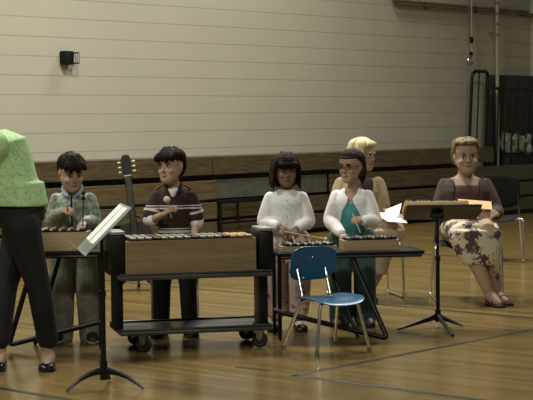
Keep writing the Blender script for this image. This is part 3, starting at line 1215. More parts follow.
SHORT = [(-.32, .14, -.24, .34), (-.20, .25, -.20, .40), (-.05, .32, -.16, .445), (.05, .345, -.08, .46), (.12, .37, .08, .47), (.17, .395, .25, .48), (.205, .41, .40, .485), (.30, .415, .435, .485), (.40, .385, .41, .455), (.49, .31, .33, .38), (.56, .18, .20, .25), (.59, .04, .06, .08)]


def locks(m, H, R, c, seed, n, r=(0.03, 0.055), zmin=0.2, flat=0.6, ln=0.16, fringe=True):
    """separate tufts lying over the skull, and a fringe"""
    f = head_parts(H, R, c)
    rnd = random.Random(seed)
    for i in range(n):
        a = rnd.uniform(0, 2 * PI)
        z = rnd.uniform(zmin, 0.52)
        k = math.sqrt(max(0.02, 1 - (z / 0.56) ** 2 * 0.9))
        x, y = math.cos(a) * 0.385 * k, math.sin(a) * 0.45 * k
        if y < -0.1 and z < 0.24:
            continue
        dx = rnd.uniform(-0.06, 0.06)
        m.tube([f(x * 0.8, y * 0.8, z + 0.05), f(x, y, z), f(x * 1.05 + dx, y * 1.05, z - ln)], [r[1] * H, r[1] * H, r[0] * 0.4 * H], n=8, smooth=3)
    if fringe:
        for i in range(9):
            x = -0.30 + 0.60 * i / 8 + rnd.uniform(-0.02, 0.02)
            y = -0.42 + 0.30 * x * x * 2
            m.tube([f(x * 0.8, y + 0.06, 0.38), f(x, y, 0.28), f(x + rnd.uniform(-0.03, 0.05), y - 0.01, 0.17 + rnd.uniform(-0.02, 0.03))], [0.05 * H, 0.05 * H, 0.016 * H], n=8, smooth=3)


def frame_of(J):
    sh = unit(J['shL'] - J['shR'])
    hp = unit(J['hipL'] - J['hipR'])
    upt = unit(J['nkb'] - J['pel'])
    return sh, hp, upt


def torso_secs(J, W, infl=0.0, t0=0, t1=99, ext=None):
    """W: dict hip, waist, chest (half widths) and dh, dw, dc (half depths); L side is +side"""
    sh, hp, up = frame_of(J)
    def fw(s):
        return s.cross(up).normalized()
    mid = unit(sh + hp)
    shc = lerp(J['shL'], J['shR'], 0.5)
    hwS = (J['shL'] - J['shR']).length / 2
    che = lerp(J['pel'], J['nkb'], 0.70)
    wai = lerp(J['pel'], J['nkb'], 0.34) + V(J.get('belly', (0, 0, 0)))
    i = infl
    secs = [
        (J['pel'] - up * W['hip'] * 0.72, hp * (W['hip'] * 0.72 + i), fw(hp) * (W['dh'] * 0.75 + i)),
        (J['pel'] - up * W['hip'] * 0.2, hp * (W['hip'] * 1.0 + i), fw(hp) * (W['dh'] + i)),
        (lerp(J['pel'], wai, 0.45), hp * (W['hip'] * 0.97 + i), fw(hp) * (W['dh'] * 0.98 + i)),
        (wai, mid * (W['waist'] + i), fw(mid) * (W['dw'] + i)),
        (lerp(wai, che, 0.55), sh * (W['waist'] * 0.4 + W['chest'] * 0.6 + i), fw(sh) * (W['dc'] * 0.97 + i)),
        (che, sh * (W['chest'] + i), fw(sh) * (W['dc'] + i)),
        (lerp(che, shc, 0.62), sh * (hwS * 0.93 + i), fw(sh) * (W['dc'] * 0.88 + i)),
        (lerp(shc, J['nkb'], 0.22), sh * (hwS * 0.80 + i * 0.8), fw(sh) * (W['dc'] * 0.62 + i)),
        (lerp(shc, J['nkb'], 0.75), sh * (hwS * 0.45 + i * 0.5), fw(sh) * (W['dc'] * 0.45 + i * 0.8)),
        (J['nkb'], sh * (W['nk'] * 1.1 + i * 0.5), fw(sh) * (W['nk'] * 1.1 + i * 0.6)),
    ]
    return secs[t0:t1]


def person_root(label, loc):
    return thing('person', label, 'person', loc)


def body_mesh(root, J, W, k, H, R, skin, hands, legs=True, lk=None, chubby=1.0, nose=1.0, headon=True, vox=0.0048):
    m = MB()
    m.loft(torso_secs(J, W), n=24, p=2.2)
    if headon:
        hc = J['head']
        f = head_parts(H, R, hc)
        limb(m, [J['nkb'] - unit(J['nkb'] - J['pel']) * 0.03, lerp(J['nkb'], f(0, 0.1, -0.2), 0.5), f(0, 0.10, -0.18)], [W['nk'] * 1.1, W['nk'], W['nk'] * 1.0])
        head_mesh(m, H, R, hc, chubby, nose)
    for s in ('L', 'R'):
        limb(m, [J['sh' + s] - V((0, 0, 0.022 * k)), lerp(J['sh' + s], J['el' + s], 0.5), J['el' + s], lerp(J['el' + s], J['wr' + s], 0.4), J['wr' + s]], [0.034 * k, 0.031 * k, 0.026 * k, 0.025 * k, 0.0185 * k])
        h = hands[s]
        hand(m, J['wr' + s], h[0], h[1], h[2], k * h[3] if len(h) > 3 else k * 0.75, h[4] if len(h) > 4 else 0.6)
        if legs:
            limb(m, [J['hip' + s], lerp(J['hip' + s], J['kn' + s], 0.5), J['kn' + s], lerp(J['kn' + s], J['an' + s], 0.35), J['an' + s]], [c_ * (lk or k) for c_ in (0.075, 0.066, 0.046, 0.048, 0.029)])
            limb(m, [J['an' + s] - V((0, 0, 0.01)), lerp(J['an' + s], J['to' + s], 0.5) - V((0, 0, 0.012)), J['to' + s]], [0.032 * k, 0.028 * k, 0.018 * k])
    return m.build('body', skin, root, remesh=vox, relax=3)


def shirt_mesh(root, J, W, k, m_, infl=0.012, sleeve=1.0, hem=0, top=9, name='shirt', cuff=0.03, vox=0.0065, shr=0.046):
    m = MB()
    m.loft(torso_secs(J, W, infl, hem, top), n=24, p=2.2)
    for s in ('L', 'R'):
        a, e, w_ = J['sh' + s] - V((0, 0, 0.016 * k)), J['el' + s], J['wr' + s]
        if sleeve <= 0.5:
            en = lerp(a, e, sleeve * 2)
            pts = [a, lerp(a, en, 0.5), en]
            rd = [shr * 0.86 * k, shr * 0.96 * k + infl * .4, shr * 0.95 * k + infl * .5]
        else:
            en = lerp(e, w_, (sleeve - 0.5) * 2)
            pts = [a, lerp(a, e, 0.5), e, lerp(e, en, 0.5), en]
            rd = [shr * 0.86 * k, shr * 0.92 * k + infl * .2, shr * 0.85 * k + infl * .3, shr * 0.75 * k + infl * .3, cuff * k]
        limb(m, pts, rd)
    return m.build(name, m_, root, remesh=vox, relax=3)


def pants_mesh(root, J, W, k, m_, infl=0.012, rk=0.066, ra=0.062, name='trousers', vox=0.0065, drop=0.0, rh=0.088, top=4, rm=0.080):
    m = MB()
    m.loft(torso_secs(J, W, infl * 0.6, 0, top), n=24, p=2.2)
    for s in ('L', 'R'):
        an = J['an' + s] + V((0, 0, -drop))
        limb(m, [J['hip' + s], lerp(J['hip' + s], J['kn' + s], 0.5), J['kn' + s], lerp(J['kn' + s], an, 0.5), an], [rh * k, rm * k, rk * k, (rk + ra) / 2 * k, ra * k])
    return m.build(name, m_, root, remesh=vox, relax=3)


def shoe(root, an, to, k, m_, sole=None, low=False):
    m = MB()
    an, to = V(an), V(to)
    d = V((to.x - an.x, to.y - an.y, 0)).normalized()
    sd = V((-d.y, d.x, 0))
    hz = 0.030 * k if not low else 0.022 * k
    ln = 0.20 * k
    b = V((an.x, an.y, 0)) - d * 0.045 * k
    secs = []
    for t, w_, h in ((0, 0.018, 0.6), (0.06, 0.03, 1.1), (0.25, 0.034, 1.45 if not low else 1.0), (0.5, 0.036, 1.15 if not low else .8), (0.75, 0.042, 0.9), (0.93, 0.034, 0.65), (1.0, 0.012, 0.4)):
        secs.append((b + d * ln * t + V((0, 0, 0.008 + hz * h * 0.95)), sd * w_ * k, V((0, 0, 1)) * hz * h))
    m.loft(secs, n=18)
    o = m.build('shoe', m_, root)
    m = MB()
    secs = [(c + V((0, 0, 0.010 * k + 0.0005)) - V((0, 0, c.z)), a * 1.05, V((0, 0, 1)) * 0.009 * k) for (c, a, b_) in secs]
    m.loft(secs, n=18, p=3)
    m.build('sole', sole or M['rubber'], o)
    return o


def J_stand(h, lean=(0, 0), hipw=0.075, shw=0.104, feet=0.10, turn=0.0):
    """standing skeleton, height h; facing -y; L is +x (photo right)"""
    k = h / 1.2
    J = {}
    J['pel'] = V((0, 0, 0.50 * h))
    J['nkb'] = V((lean[0], lean[1], 0.815 * h))
    J['head'] = V((lean[0] * 1.15, lean[1] * 1.2 - 0.01, 0.907 * h))
    for s, q in (('L', 1), ('R', -1)):
        J['sh' + s] = V((lean[0] + q * shw * k, lean[1] + 0.005, 0.760 * h))
        J['hip' + s] = V((q * hipw * k, 0, 0.49 * h))
        J['kn' + s] = V((q * (hipw * k + feet * k * 0.1), -0.01, 0.27 * h))
        J['an' + s] = V((q * (hipw + (feet - hipw) * 0.8) * k, 0.01, 0.045 * h))
        J['to' + s] = J['an' + s] + V((q * 0.025, -0.13 * k, -0.03 * k))
    return J


KW = dict(hip=0.098, waist=0.088, chest=0.100, dh=0.075, dw=0.070, dc=0.075, nk=0.034)


def scaleW(W, k):
    return {a: b * k for a, b in W.items()}


# ---- boy in the grey fleece
p1 = V((PT(74, 200, 10.02).x, 10.02, 0))
root = person_root('boy in grey mottled fleece and grey cargo trousers playing a tan box xylophone', p1)
h = 1.205
J = J_stand(h, lean=(0.0, -0.045))
J['head'] = V((-0.005, -0.085, 1.065))
J['nkb'] = V((0, -0.04, 0.965))
J['elR'] = V((-0.140, -0.02, 0.765)); J['wrR'] = V((-0.055, -0.185, 0.835))
J['elL'] = V((0.130, -0.04, 0.765)); J['wrL'] = V((0.085, -0.185, 0.765))
W = dict(KW)
R = RZ(math.radians(24)) @ RX(math.radians(17))
HH = 0.215
skin = M['skin']
body_mesh(root, J, W, 1.0, HH, R, skin, {'R': (V((0.7, -0.7, 0.12)), V((0.4, 0.3, -0.6)), V((0, 0, 1)), 0.78, 0.9), 'L': (V((-0.2, -0.9, -0.35)), V((0, 0, -1)), V((-1, 0, 0)), 0.78, 0.7)}, chubby=1.12)
face_details(root, HH, R, J['head'], 0.2, small=0.8)
m = MB()
hair_shell(m, HH, R, J['head'], SHORT, tilt=5)
locks(m, HH, R, J['head'], 5, 90)
m.build('hair', M['hair_dark'], root, remesh=0.006, relax=1)
M['fleece'] = mat('mottled_grey_fleece', (176, 182, 166), 0.9, noise=0.3, scale=34, col2=(112, 120, 106), bump=0.4)
shirt_mesh(root, J, W, 1.0, M['fleece'], infl=0.016, sleeve=0.97, cuff=0.030, shr=0.047)
M['collar_blue'] = mat('pale_blue_collar', (150, 168, 188), 0.8, noise=0.1)
for s in (-1, 1):
    m = MB()
    m.loft([(V((s * 0.045, -0.055, 0.985)), V((s * 0.010, 0, 0.02)), V((0.0, 0.012, 0.0))), (V((s * 0.050, -0.095, 0.955)), V((s * 0.030, 0.0, 0.012)), V((0, 0.010, 0.003))), (V((s * 0.028, -0.128, 0.915)), V((s * 0.012, 0, 0.005)), V((0, 0.006, 0)))], n=14)
    m.build('collar', M['collar_blue'], root, subsurf=1)
MB().tube([(0, -0.128, 0.925), (0, -0.128, 0.85), (0, -0.108, 0.70), (0, -0.10, 0.63)], 0.005, n=8, smooth=3).build('zip', M['blackmat'], root)
M['cargo'] = mat('dark_grey_cotton', (128, 126, 112), 0.9, noise=0.2, scale=22, bump=0.4)
pt = pants_mesh(root, J, W, 1.0, M['cargo'], infl=0.018, rk=0.082, ra=0.078, drop=0.02, rh=0.096)
for s in (-1, 1):
    MB().box((s * 0.155, -0.01, 0.37), (0.022, 0.10, 0.11), bevel=0.008).build('cargo_pocket', M['cargo'], pt)
M['sneaker'] = mat('dark_sneaker', (30, 30, 30), 0.5, noise=0.2)
M['sneaker_grey'] = mat('grey_sneaker_trim', (150, 150, 142), 0.6, noise=0.2)
for s in ('L', 'R'):
    so = shoe(root, J['an' + s], J['to' + s], 1.0, M['sneaker'], M['sneaker_grey'])


# ---- mallets
def mallet(label, hold, d, tail, headlen, rh, hm, sm, flat=1.0, rs=0.0035, double=False, base=(0, 0, 0)):
    """stick through the point hold, along d; the origin of the thing is the held point"""
    r = thing('mallet', label, 'mallet', hold)
    d = unit(d)
    MB().tube([-d * tail, d * headlen], rs, n=8).build('stick', sm, r)
    MB().ball(d * headlen, rh, n=14).build('mallet_head', hm, r)
    if double:
        MB().ball(d * (headlen - rh * 2.3), rh, n=14).build('mallet_head', hm, r)
    return r


def palm(J, s, hands_dir, base, k=0.78, out=0.6):
    return base + J['wr' + s] + unit(hands_dir) * 0.085 * k


mallet("black mallet held upright by the boy in the fleece", p1 + J['wrL'] + V((-0.005, -0.06, -0.045)), (0.03, 0.03, 1), 0.03, 0.225, 0.014, M['blackfelt'], M['bar_dark'], double=True)
mallet("dark mallet pointing down from the fist of the boy in the fleece", p1 + J['wrR'] + V((0.045, -0.055, -0.015)), (0.12, -0.15, -1), 0.045, 0.075, 0.012, M['blackfelt'], M['bar_dark'])

# ---- boy in the striped shirt
p2 = V((PT(174, 200, 10.24).x, 10.24, 0))
root = person_root('smiling boy in dark striped polo shirt holding up a round-headed mallet behind the cart', p2)
h = 1.205
J = J_stand(h, lean=(0.0, -0.02))
J['head'] = V((-0.012, -0.045, 1.090))
J['nkb'] = V((0.0, -0.02, 0.975))
J['elR'] = V((-0.150, -0.06, 0.745)); J['wrR'] = V((-0.050, -0.185, 0.795))
J['elL'] = V((0.142, -0.0, 0.735)); J['wrL'] = V((0.125, -0.11, 0.635))
R = RZ(math.radians(-33)) @ RY(math.radians(-3))
hr = {'R': (V((0.65, -0.45, 0.6)), V((0.6, 0.4, -0.35)), V((0, -0.3, 1)), 0.8, 0.95), 'L': (V((-0.25, -0.55, -0.7)), V((-0.6, 0.2, -0.2)), V((-0.4, -0.8, 0.2)), 0.8, 0.6)}
body_mesh(root, J, W, 1.0, HH, R, skin, hr, chubby=1.12)
face_details(root, HH, R, J['head'], 1.0)
m = MB()
hair_shell(m, HH, R, J['head'], SHORT, tilt=5)
locks(m, HH, R, J['head'], 11, 90)
m.build('hair', M['hair_dark'], root, remesh=0.006, relax=1)
M['polo'] = band_mat('striped_polo', (44, 26, 28), [(0.820, 0.830, (205, 200, 190)), (0.838, 0.845, (205, 200, 190)), (0.725, 0.820, (54, 38, 28)), (0.668, 0.684, (205, 200, 190)), (0.692, 0.698, (205, 200, 190))])
shirt_mesh(root, J, W, 1.0, M['polo'], infl=0.014, sleeve=0.40, shr=0.052)
M['whitecot'] = mat('white_cotton', (214, 210, 202), 0.9, noise=0.05, bump=0.3)
for s in ('L', 'R'):
    a, e = J['sh' + s], J['el' + s]
    d = unit(e - a)
    MB().tube([lerp(a, e, 0.62), lerp(a, e, 0.70)], 0.0585, n=18, caps=False).build('sleeve_band', M['whitecot'], root)
    MB().tube([lerp(a, e, 0.80), lerp(a, e, 1.0), lerp(e, J['wr' + s], 0.12)], [0.050, 0.048, 0.044], n=16).build('undershirt_sleeve', M['whitecot'], root)
MB().loft([(V((0, -0.080, 0.960)), V((0.042, 0, 0)), V((0, 0.026, 0.004))), (V((0, -0.090, 0.930)), V((0.032, 0, 0)), V((0, 0.024, 0))), (V((0, -0.096, 0.892)), V((0.008, 0, 0)), V((0, 0.016, 0)))], n=14).build('undershirt', M['whitecot'], root, subsurf=1)
M['shoulder_red'] = mat('red_shoulder_stripe', (120, 58, 48), 0.85, noise=0.1)
for s in (-1, 1):
    MB().tube([(s * 0.065, -0.02, 0.972), (s * 0.10, -0.02, 0.955), (s * 0.135, -0.02, 0.925)], [0.005, 0.009, 0.005], n=8, smooth=3).build('shoulder_stripe', M['shoulder_red'], root)
    MB().loft([(V((s * 0.046, -0.050, 0.99)), V((s * 0.010, 0, 0.016)), V((0, 0.012, 0))), (V((s * 0.046, -0.088, 0.955)), V((s * 0.020, 0, 0.010)), V((0, 0.010, 0))), (V((s * 0.022, -0.106, 0.915)), V((s * 0.012, 0, 0.004)), V((0, 0.006, 0)))], n=12).build('collar', M['polo'], root, subsurf=1)
M['trackpant'] = mat('black_track_fabric', (22, 21, 22), 0.7, noise=0.2, bump=0.3)
pt = pants_mesh(root, J, W, 1.0, M['trackpant'], infl=0.014, rk=0.060, ra=0.056, drop=0.02, rh=0.088)
for s, q in (('L', 1), ('R', -1)):
    k_, a_ = J['kn' + s], J['an' + s]
    MB().tube([J['hip' + s] + V((q * 0.092, -0.030, -0.05)), k_ + V((q * 0.062, -0.036, 0)), lerp(k_, a_, 0.5) + V((q * 0.058, -0.036, 0)), a_ + V((q * 0.054, -0.036, 0))], 0.006, n=8, smooth=3).build('side_piping', M['whitecot'], pt)
    shoe(root, J['an' + s], J['to' + s], 1.0, M['sneaker'])
mallet('mallet with a round cream head raised by the boy in the striped shirt', p2 + J['wrR'] + V((0.030, -0.045, 0.045)), (-0.22, -0.25, 1), 0.07, 0.052, 0.022, M['felt'], M['woodstick'])

# ---- girl with black hair, white cardigan
p3 = V((PT(286, 200, 10.47).x, 10.47, 0))
root = person_root('girl with shoulder-length black hair in white cardigan and pale flowered trousers', p3)
h = 1.18
J = J_stand(h, lean=(0.0, -0.03), feet=0.075)
J['head'] = V((0.0, -0.05, 1.055))
J['nkb'] = V((0.0, -0.02, 0.945))
J['shL'] = V((0.102, -0.015, 0.885)); J['shR'] = V((-0.102, -0.015, 0.885))
J['elR'] = V((-0.145, -0.03, 0.715)); J['wrR'] = V((-0.040, -0.175, 0.690))
J['elL'] = V((0.145, -0.03, 0.715)); J['wrL'] = V((0.058, -0.175, 0.675))
R = RZ(math.radians(10)) @ RX(math.radians(10))
hg = {'R': (V((0.55, -0.75, -0.25)), V((0.2, 0.1, -1)), V((1, 0, 0.3)), 0.78, 0.8), 'L': (V((-0.35, -0.8, -0.45)), V((-0.2, 0.1, -1)), V((-1, 0, 0.3)), 0.78, 0.8)}
body_mesh(root, J, W, 0.97, 0.205, R, M['skin_tan'], hg, chubby=1.1)
M['lips_d'] = mat('darker_lips', (112, 62, 54), 0.5, noise=0.05)
face_details(root, 0.205, R, J['head'], 0.1, lips=M['lips_d'], small=0.85)
BOB = [(-.62, .24, -.18, .38), (-.56, .38, -.10, .44), (-.46, .43, -.03, .47), (-.30, .435, .02, .48), (-.10, .425, .07, .48), (.03, .42, .15, .48), (.10, .42, .30, .48), (.135, .415, .42, .48), (.26, .405, .45, .475), (.38, .365, .41, .44), (.48, .28, .32, .36), (.545, .15, .18, .22), (.57, .03, .05, .07)]
m = MB()
hair_shell(m, 0.205, R, J['head'], BOB)
locks(m, 0.205, R, J['head'], 21, 40, r=(0.02, 0.028), ln=0.25, fringe=False)
f = head_parts(0.205, R, J['head'])
rn = random.Random(4)
for s in (-1, 1):
    for i in range(10):
        y = -0.22 + 0.07 * i
        m.tube([f(s * 0.34, y + 0.05, 0.3), f(s * 0.405, y, 0.05), f(s * 0.415, y, -0.3), f(s * (0.42 + rn.uniform(-.02, .07)), y - 0.02, -0.56 + rn.uniform(-.06, .05))], [0.010, 0.011, 0.011, 0.004], n=8, smooth=3)
for i in range(10):
    x = -0.28 + 0.56 * i / 9
    y = -0.45 + 0.55 * x * x
    m.tube([f(x * 0.7, y + 0.22, 0.36), f(x, y, 0.26), f(x * 1.04, y - 0.005, 0.14 + rn.uniform(-.02, .02))], [0.011, 0.011, 0.004], n=8, smooth=3)
m.build('hair', M['hair_dark'], root, remesh=0.0055, relax=1)
M['cardigan'] = mat('white_knit', (238, 235, 232), 0.9, noise=0.04, scale=60, bump=0.3)
M['flowered'] = floral_mat('pale_flowered_cotton', (212, 188, 176), [((142, 92, 88), 17, 0.26), ((176, 148, 160), 23, 0.22), ((130, 112, 84), 31, 0.16)])
shirt_mesh(root, J, W, 0.97, M['cardigan'], infl=0.017, sleeve=0.88, cuff=0.036, shr=0.052)
for k in range(5):
    MB().ball((0.004, -0.116 + 0.003 * k, 0.86 - 0.05 * k), (0.006, 0.006, 0.006), n=8).build('button', M['ivory'], root)
pants_mesh(root, J, W, 0.97, M['flowered'], infl=0.016, rk=0.080, ra=0.076, drop=-0.085, rh=0.094)
M['whitesock'] = mat('white_sock', (205, 200, 192), 0.9, noise=0.05)
M['patent'] = mat('black_patent_shoe', (14, 13, 13), 0.25, noise=0.1)
for s in ('L', 'R'):
    MB().tube([J['an' + s] + V((0, 0, 0.07)), J['an' + s] - V((0, 0, 0.01)), lerp(J['an' + s], J['to' + s], 0.45) - V((0, 0, 0.004))], [0.031, 0.032, 0.027], n=14, smooth=3).build('sock', M['whitesock'], root)
    so = shoe(root, J['an' + s], J['to' + s], 0.98, M['patent'], low=True)
    d = unit(J['to' + s] - J['an' + s]); sd = V((-d.y, d.x, 0))
    q = V((J['an' + s].x, J['an' + s].y, 0)) + d * 0.035
    MB().tube([q + sd * 0.034 + V((0, 0, .03)), q + V((0, 0, 0.072)), q - sd * 0.034 + V((0, 0, .03))], 0.006, n=8, smooth=4).build('shoe_strap', M['patent'], so)
e3 = p3 + J['wrR'] + V((0.045, -0.06, -0.03))
mallet('long pale mallet pointing sideways from the hand of the girl with black hair', e3, (0.93, -0.16, -0.16), 0.05, 0.25, 0.011, M['felt'], M['woodstick'])
e3 = p3 + J['wrL'] + V((-0.02, -0.062, -0.045))
mallet('short pale mallet pointing down from the hand of the girl with black hair', e3, (0.12, -0.5, -0.30), 0.05, 0.075, 0.010, M['felt'], M['woodstick'])

# ---- girl with glasses, white cardigan over teal
p4 = V((PT(352, 200, 10.66).x, 10.66, 0))
root = person_root('girl with glasses and tied brown hair in white cardigan over teal dress', p4)
h = 1.175
J = J_stand(h, lean=(-0.005, -0.04), feet=0.085)
J['head'] = V((-0.005, -0.065, 1.068))
J['nkb'] = V((0.0, -0.03, 0.94))
J['shL'] = V((0.100, -0.04, 0.880)); J['shR'] = V((-0.100, -0.0, 0.880))
J['elR'] = V((-0.148, -0.05, 0.71)); J['wrR'] = V((-0.085, -0.235, 0.635))
J['elL'] = V((0.145, -0.07, 0.705)); J['wrL'] = V((0.070, -0.185, 0.715))
R = RZ(math.radians(-38)) @ RX(math.radians(6))
hg = {'R': (V((0.3, -0.85, -0.35)), V((0.1, 0.1, -1)), V((1, 0, 0)), 0.78, 0.5), 'L': (V((-0.75, -0.5, 0.15)), V((-0.2, 0.6, -0.6)), V((0, 0, 1)), 0.78, 0.9)}
body_mesh(root, J, W, 0.97, 0.208, R, M['skin'], hg, chubby=1.05)
face_details(root, 0.208, R, J['head'], 0.0, brow='hair_brown')
f = head_parts(0.208, R, J['head'])
m = MB()
for s in (-1, 1):
    m.tube([f(s * 0.150 + 0.105 * math.cos(t), -0.430 + 0.03 * abs(math.cos(t)) * (1 if math.cos(t) * s > 0 else 0), 0.005 + 0.078 * math.sin(t)) for t in [2 * PI * k / 20 for k in range(20)]], 0.0024, n=6, closed=True)
    m.tube([f(s * 0.255, -0.40, 0.02), f(s * 0.36, -0.2, 0.03), f(s * 0.375, 0.05, 0.02)], 0.0022, n=6)
m.tube([f(-0.045, -0.44, 0.02), f(0, -0.455, 0.035), f(0.045, -0.44, 0.02)], 0.0022, n=6)
M['specs'] = mat('dark_spectacle_frame', (60, 38, 32), 0.3, noise=0.1)
m.build('glasses', M['specs'], root)
PULL = [(-.34, .14, -.22, .33), (-.24, .26, -.14, .40), (-.08, .34, -.04, .44), (.04, .365, .06, .455), (.13, .40, .20, .47), (.19, .405, .32, .475), (.24, .405, .42, .475), (.34, .385, .42, .45), (.44, .32, .36, .39), (.52, .22, .26, .28), (.57, .10, .12, .14), (.585, .03, .04, .05)]
m = MB()
hair_shell(m, 0.208, R, J['head'], PULL, tilt=17)
rn = random.Random(8)
for i in range(16):       # strands swept back to the tie
    a = -1.1 + 2.2 * i / 15
    m.tube([f(math.sin(a) * 0.33, -0.35 * math.cos(a), 0.30), f(math.sin(a) * 0.39, 0.05, 0.34 * math.cos(a) + 0.13), f(math.sin(a) * 0.2, 0.42, 0.10)], [0.008, 0.010, 0.008], n=8, smooth=4)
m.tube([f(0.02, 0.44, 0.10), f(0.05, 0.52, -0.05), f(0.07, 0.47, -0.35), f(0.10, 0.40, -0.60)], [0.022, 0.030, 0.028, 0.010], n=12, smooth=4)
m.build('hair', M['hair_brown'], root, remesh=0.0055, relax=1)
M['teal'] = mat('teal_cotton', (78, 152, 154), 0.85, noise=0.12, scale=20, bump=0.3)
m = MB()
sec = torso_secs(J, W, 0.010, 0, 6)
skirt = [(V((0, 0.0, 0.30)), V((0.165, 0, 0)), V((0, 0.125, 0))), (V((0, 0.0, 0.42)), V((0.150, 0, 0)), V((0, 0.115, 0)))]
m.loft(sec, n=24, p=2.2)
o = m.build('teal_top', M['teal'], root, remesh=0.0065, relax=3)
# cardigan: body and sleeves, open at the front in a widening V over the teal top
sh, hp, up = frame_of(J)
m = MB()
secs = torso_secs(J, W, 0.020, 1, 9)
gapw = [1.0, 0.92, 0.76, 0.46, 0.14, 0.10, 0.36, 0.80]
N = 36
outer, inner = [], []
for (c, a, b), gw in zip(secs, gapw):
    ro, ri = [], []
    for i in range(N):
        t = gw + (2 * PI - 2 * gw) * i / (N - 1)
        # front is where b points away from the back
        fr = b if b.y < 0 else -b
        e = 2 / 2.2
        ct_, st_ = math.cos(t), math.sin(t)
        ct_ = math.copysign(abs(ct_) ** e, ct_); st_ = math.copysign(abs(st_) ** e, st_)
        ro.append(c + fr * ct_ + a * st_)
        ri.append(c + fr * ct_ * 0.90 + a * st_ * 0.92)
    outer.append(ro)
    inner.append(ri)
m.rings([o_ + list(reversed(i_)) for o_, i_ in zip(outer, inner)])
for s in ('L', 'R'):
    a, e, w_ = J['sh' + s] - V((0, 0, 0.014)), J['el' + s], J['wr' + s]
    en = lerp(e, w_, 0.95)
    limb(m, [a, lerp(a, e, 0.5), e, lerp(e, en, 0.5), en], [0.046, 0.050, 0.048, 0.044, 0.034])
m.build('cardigan', M['cardigan'], root, remesh=0.0055, relax=2)
M['tealpant'] = mat('dark_teal_trousers', (60, 92, 88), 0.85, noise=0.15, scale=18, bump=0.3)
pants_mesh(root, J, W, 0.97, M['tealpant'], infl=0.014, rk=0.078, ra=0.080, drop=0.0, rh=0.094)
for s in ('L', 'R'):
    shoe(root, J['an' + s], J['to' + s], 1.0, M['sneaker'])
e4 = p4 + J['wrL'] + V((-0.06, -0.035, 0.0))
mallet('mallet held chest-high over the xylophone by the girl with glasses', e4, (0.35, -0.45, -0.9), 0.05, 0.10, 0.011, M['blackfelt'], M['woodstick'])
e4 = p4 + J['wrR'] + V((0.02, -0.065, -0.035))
mallet('mallet held low near the table edge by the girl with glasses', e4, (0.7, -0.5, -0.30), 0.04, 0.11, 0.010, M['blackfelt'], M['woodstick'])

# ---- seated women
AW = dict(hip=0.175, waist=0.150, chest=0.160, dh=0.125, dw=0.115, dc=0.120, nk=0.055)


def sit_J(shw, zsh, zhead, hipw=0.10):
    J = {}
    J['pel'] = V((0, 0.05, 0.54))
    J['nkb'] = V((0, 0.04, zsh + 0.045))
    J['head'] = V((0, 0.0, zhead))
    for s, q in (('L', 1), ('R', -1)):
        J['sh' + s] = V((q * shw, 0.05, zsh))
        J['hip' + s] = V((q * hipw, 0.03, 0.52))
    return J


wy = 12.15
p5 = V((PT(466, 200, wy).x, wy, 0))
root = person_root('seated woman with short hair in purple cardigan and flowered skirt', p5)
J = sit_J(0.160, 0.905, 1.085)
J['elR'] = V((-0.205, 0.0, 0.68)); J['wrR'] = V((-0.10, -0.20, 0.64))
J['elL'] = V((0.225, 0.0, 0.67)); J['wrL'] = V((0.20, -0.235, 0.665))
J['knR'] = V((-0.06, -0.40, 0.51)); J['anR'] = V((0.12, -0.42, 0.085)); J['toR'] = V((0.17, -0.55, 0.03))
J['knL'] = V((0.10, -0.42, 0.56)); J['anL'] = V((0.10, -0.32, 0.08)); J['toL'] = V((0.12, -0.44, 0.03))
J['anL'] = V((0.19, -0.30, 0.075)); J['toL'] = V((0.24, -0.42, 0.03))
R = RZ(math.radians(4)) @ RY(math.radians(-2))
HA = 0.255
W5 = dict(AW)
hg = {'R': (V((0.8, -0.4, -0.1)), V((0.2, 0.1, -1)), V((0.2, -1, 0)), 1.0, 0.4), 'L': (V((-0.5, -0.7, 0.1)), V((-0.4, 0.3, -0.8)), V((-0.5, 0, 1)), 1.0, 0.7)}
body_mesh(root, J, W5, 1.35, HA, R, M['skin_pale'], hg, chubby=1.12, nose=1.1, vox=0.006)
face_details(root, HA, R, J['head'], -0.3, brow='hair_grey', small=1.05)
CROP = [(-.26, .20, -.22, .34), (-.14, .34, -.14, .42), (.0, .39, -.04, .47), (.10, .41, .08, .49), (.20, .415, .22, .50), (.27, .41, .35, .50), (.36, .385, .40, .48), (.45, .33, .36, .43), (.53, .23, .27, .34), (.58, .12, .15, .20), (.60, .03, .05, .07)]
m = MB()
hair_shell(m, HA, R, J['head'], CROP, tilt=14)
f = head_parts(HA, R, J['head'])
rn = random.Random(2)
for i in range(60):
    a = rn.uniform(-2.6, 2.6)
    x, y = math.sin(a) * 0.40, -0.42 * math.cos(a) + 0.04
    z = 0.38 if abs(a) < 1.0 else 0.12
    m.tube([f(x * 0.35, y * 0.45, 0.57), f(x * 0.85, y * 0.9, 0.45), f(x, y, z)], [0.010, 0.013, 0.005], n=8, smooth=4)
m.build('hair', M['hair_grey'], root, remesh=0.0065, relax=1)
M['plum'] = mat('plum_top', (86, 58, 58), 0.85, noise=0.18, scale=14, bump=0.3)
M['mauve'] = mat('mauve_cardigan', (76, 60, 58), 0.9, noise=0.15, scale=40, bump=0.3)
m = MB()
m.loft(torso_secs(J, W5, 0.014, 0, 7), n=24, p=2.2)
m.build('blouse', M['plum'], root, remesh=0.009, relax=3)
m = MB()
secs = torso_secs(J, W5, 0.032, 1, 10)
gapw = [0.75, 0.72, 0.66, 0.60, 0.55, 0.55, 0.75, 1.0, 1.2]
outer, inner = [], []
for (c, a, b), gw in zip(secs, gapw):
    ro, ri = [], []
    for i in range(N):
        t = gw + (2 * PI - 2 * gw) * i / (N - 1)
        fr = b if b.y < 0 else -b
        ro.append(c + fr * math.cos(t) + a * math.sin(t))
        ri.append(c + fr * math.cos(t) * 0.90 + a * math.sin(t) * 0.92)
    outer.append(ro)
    inner.append(ri)
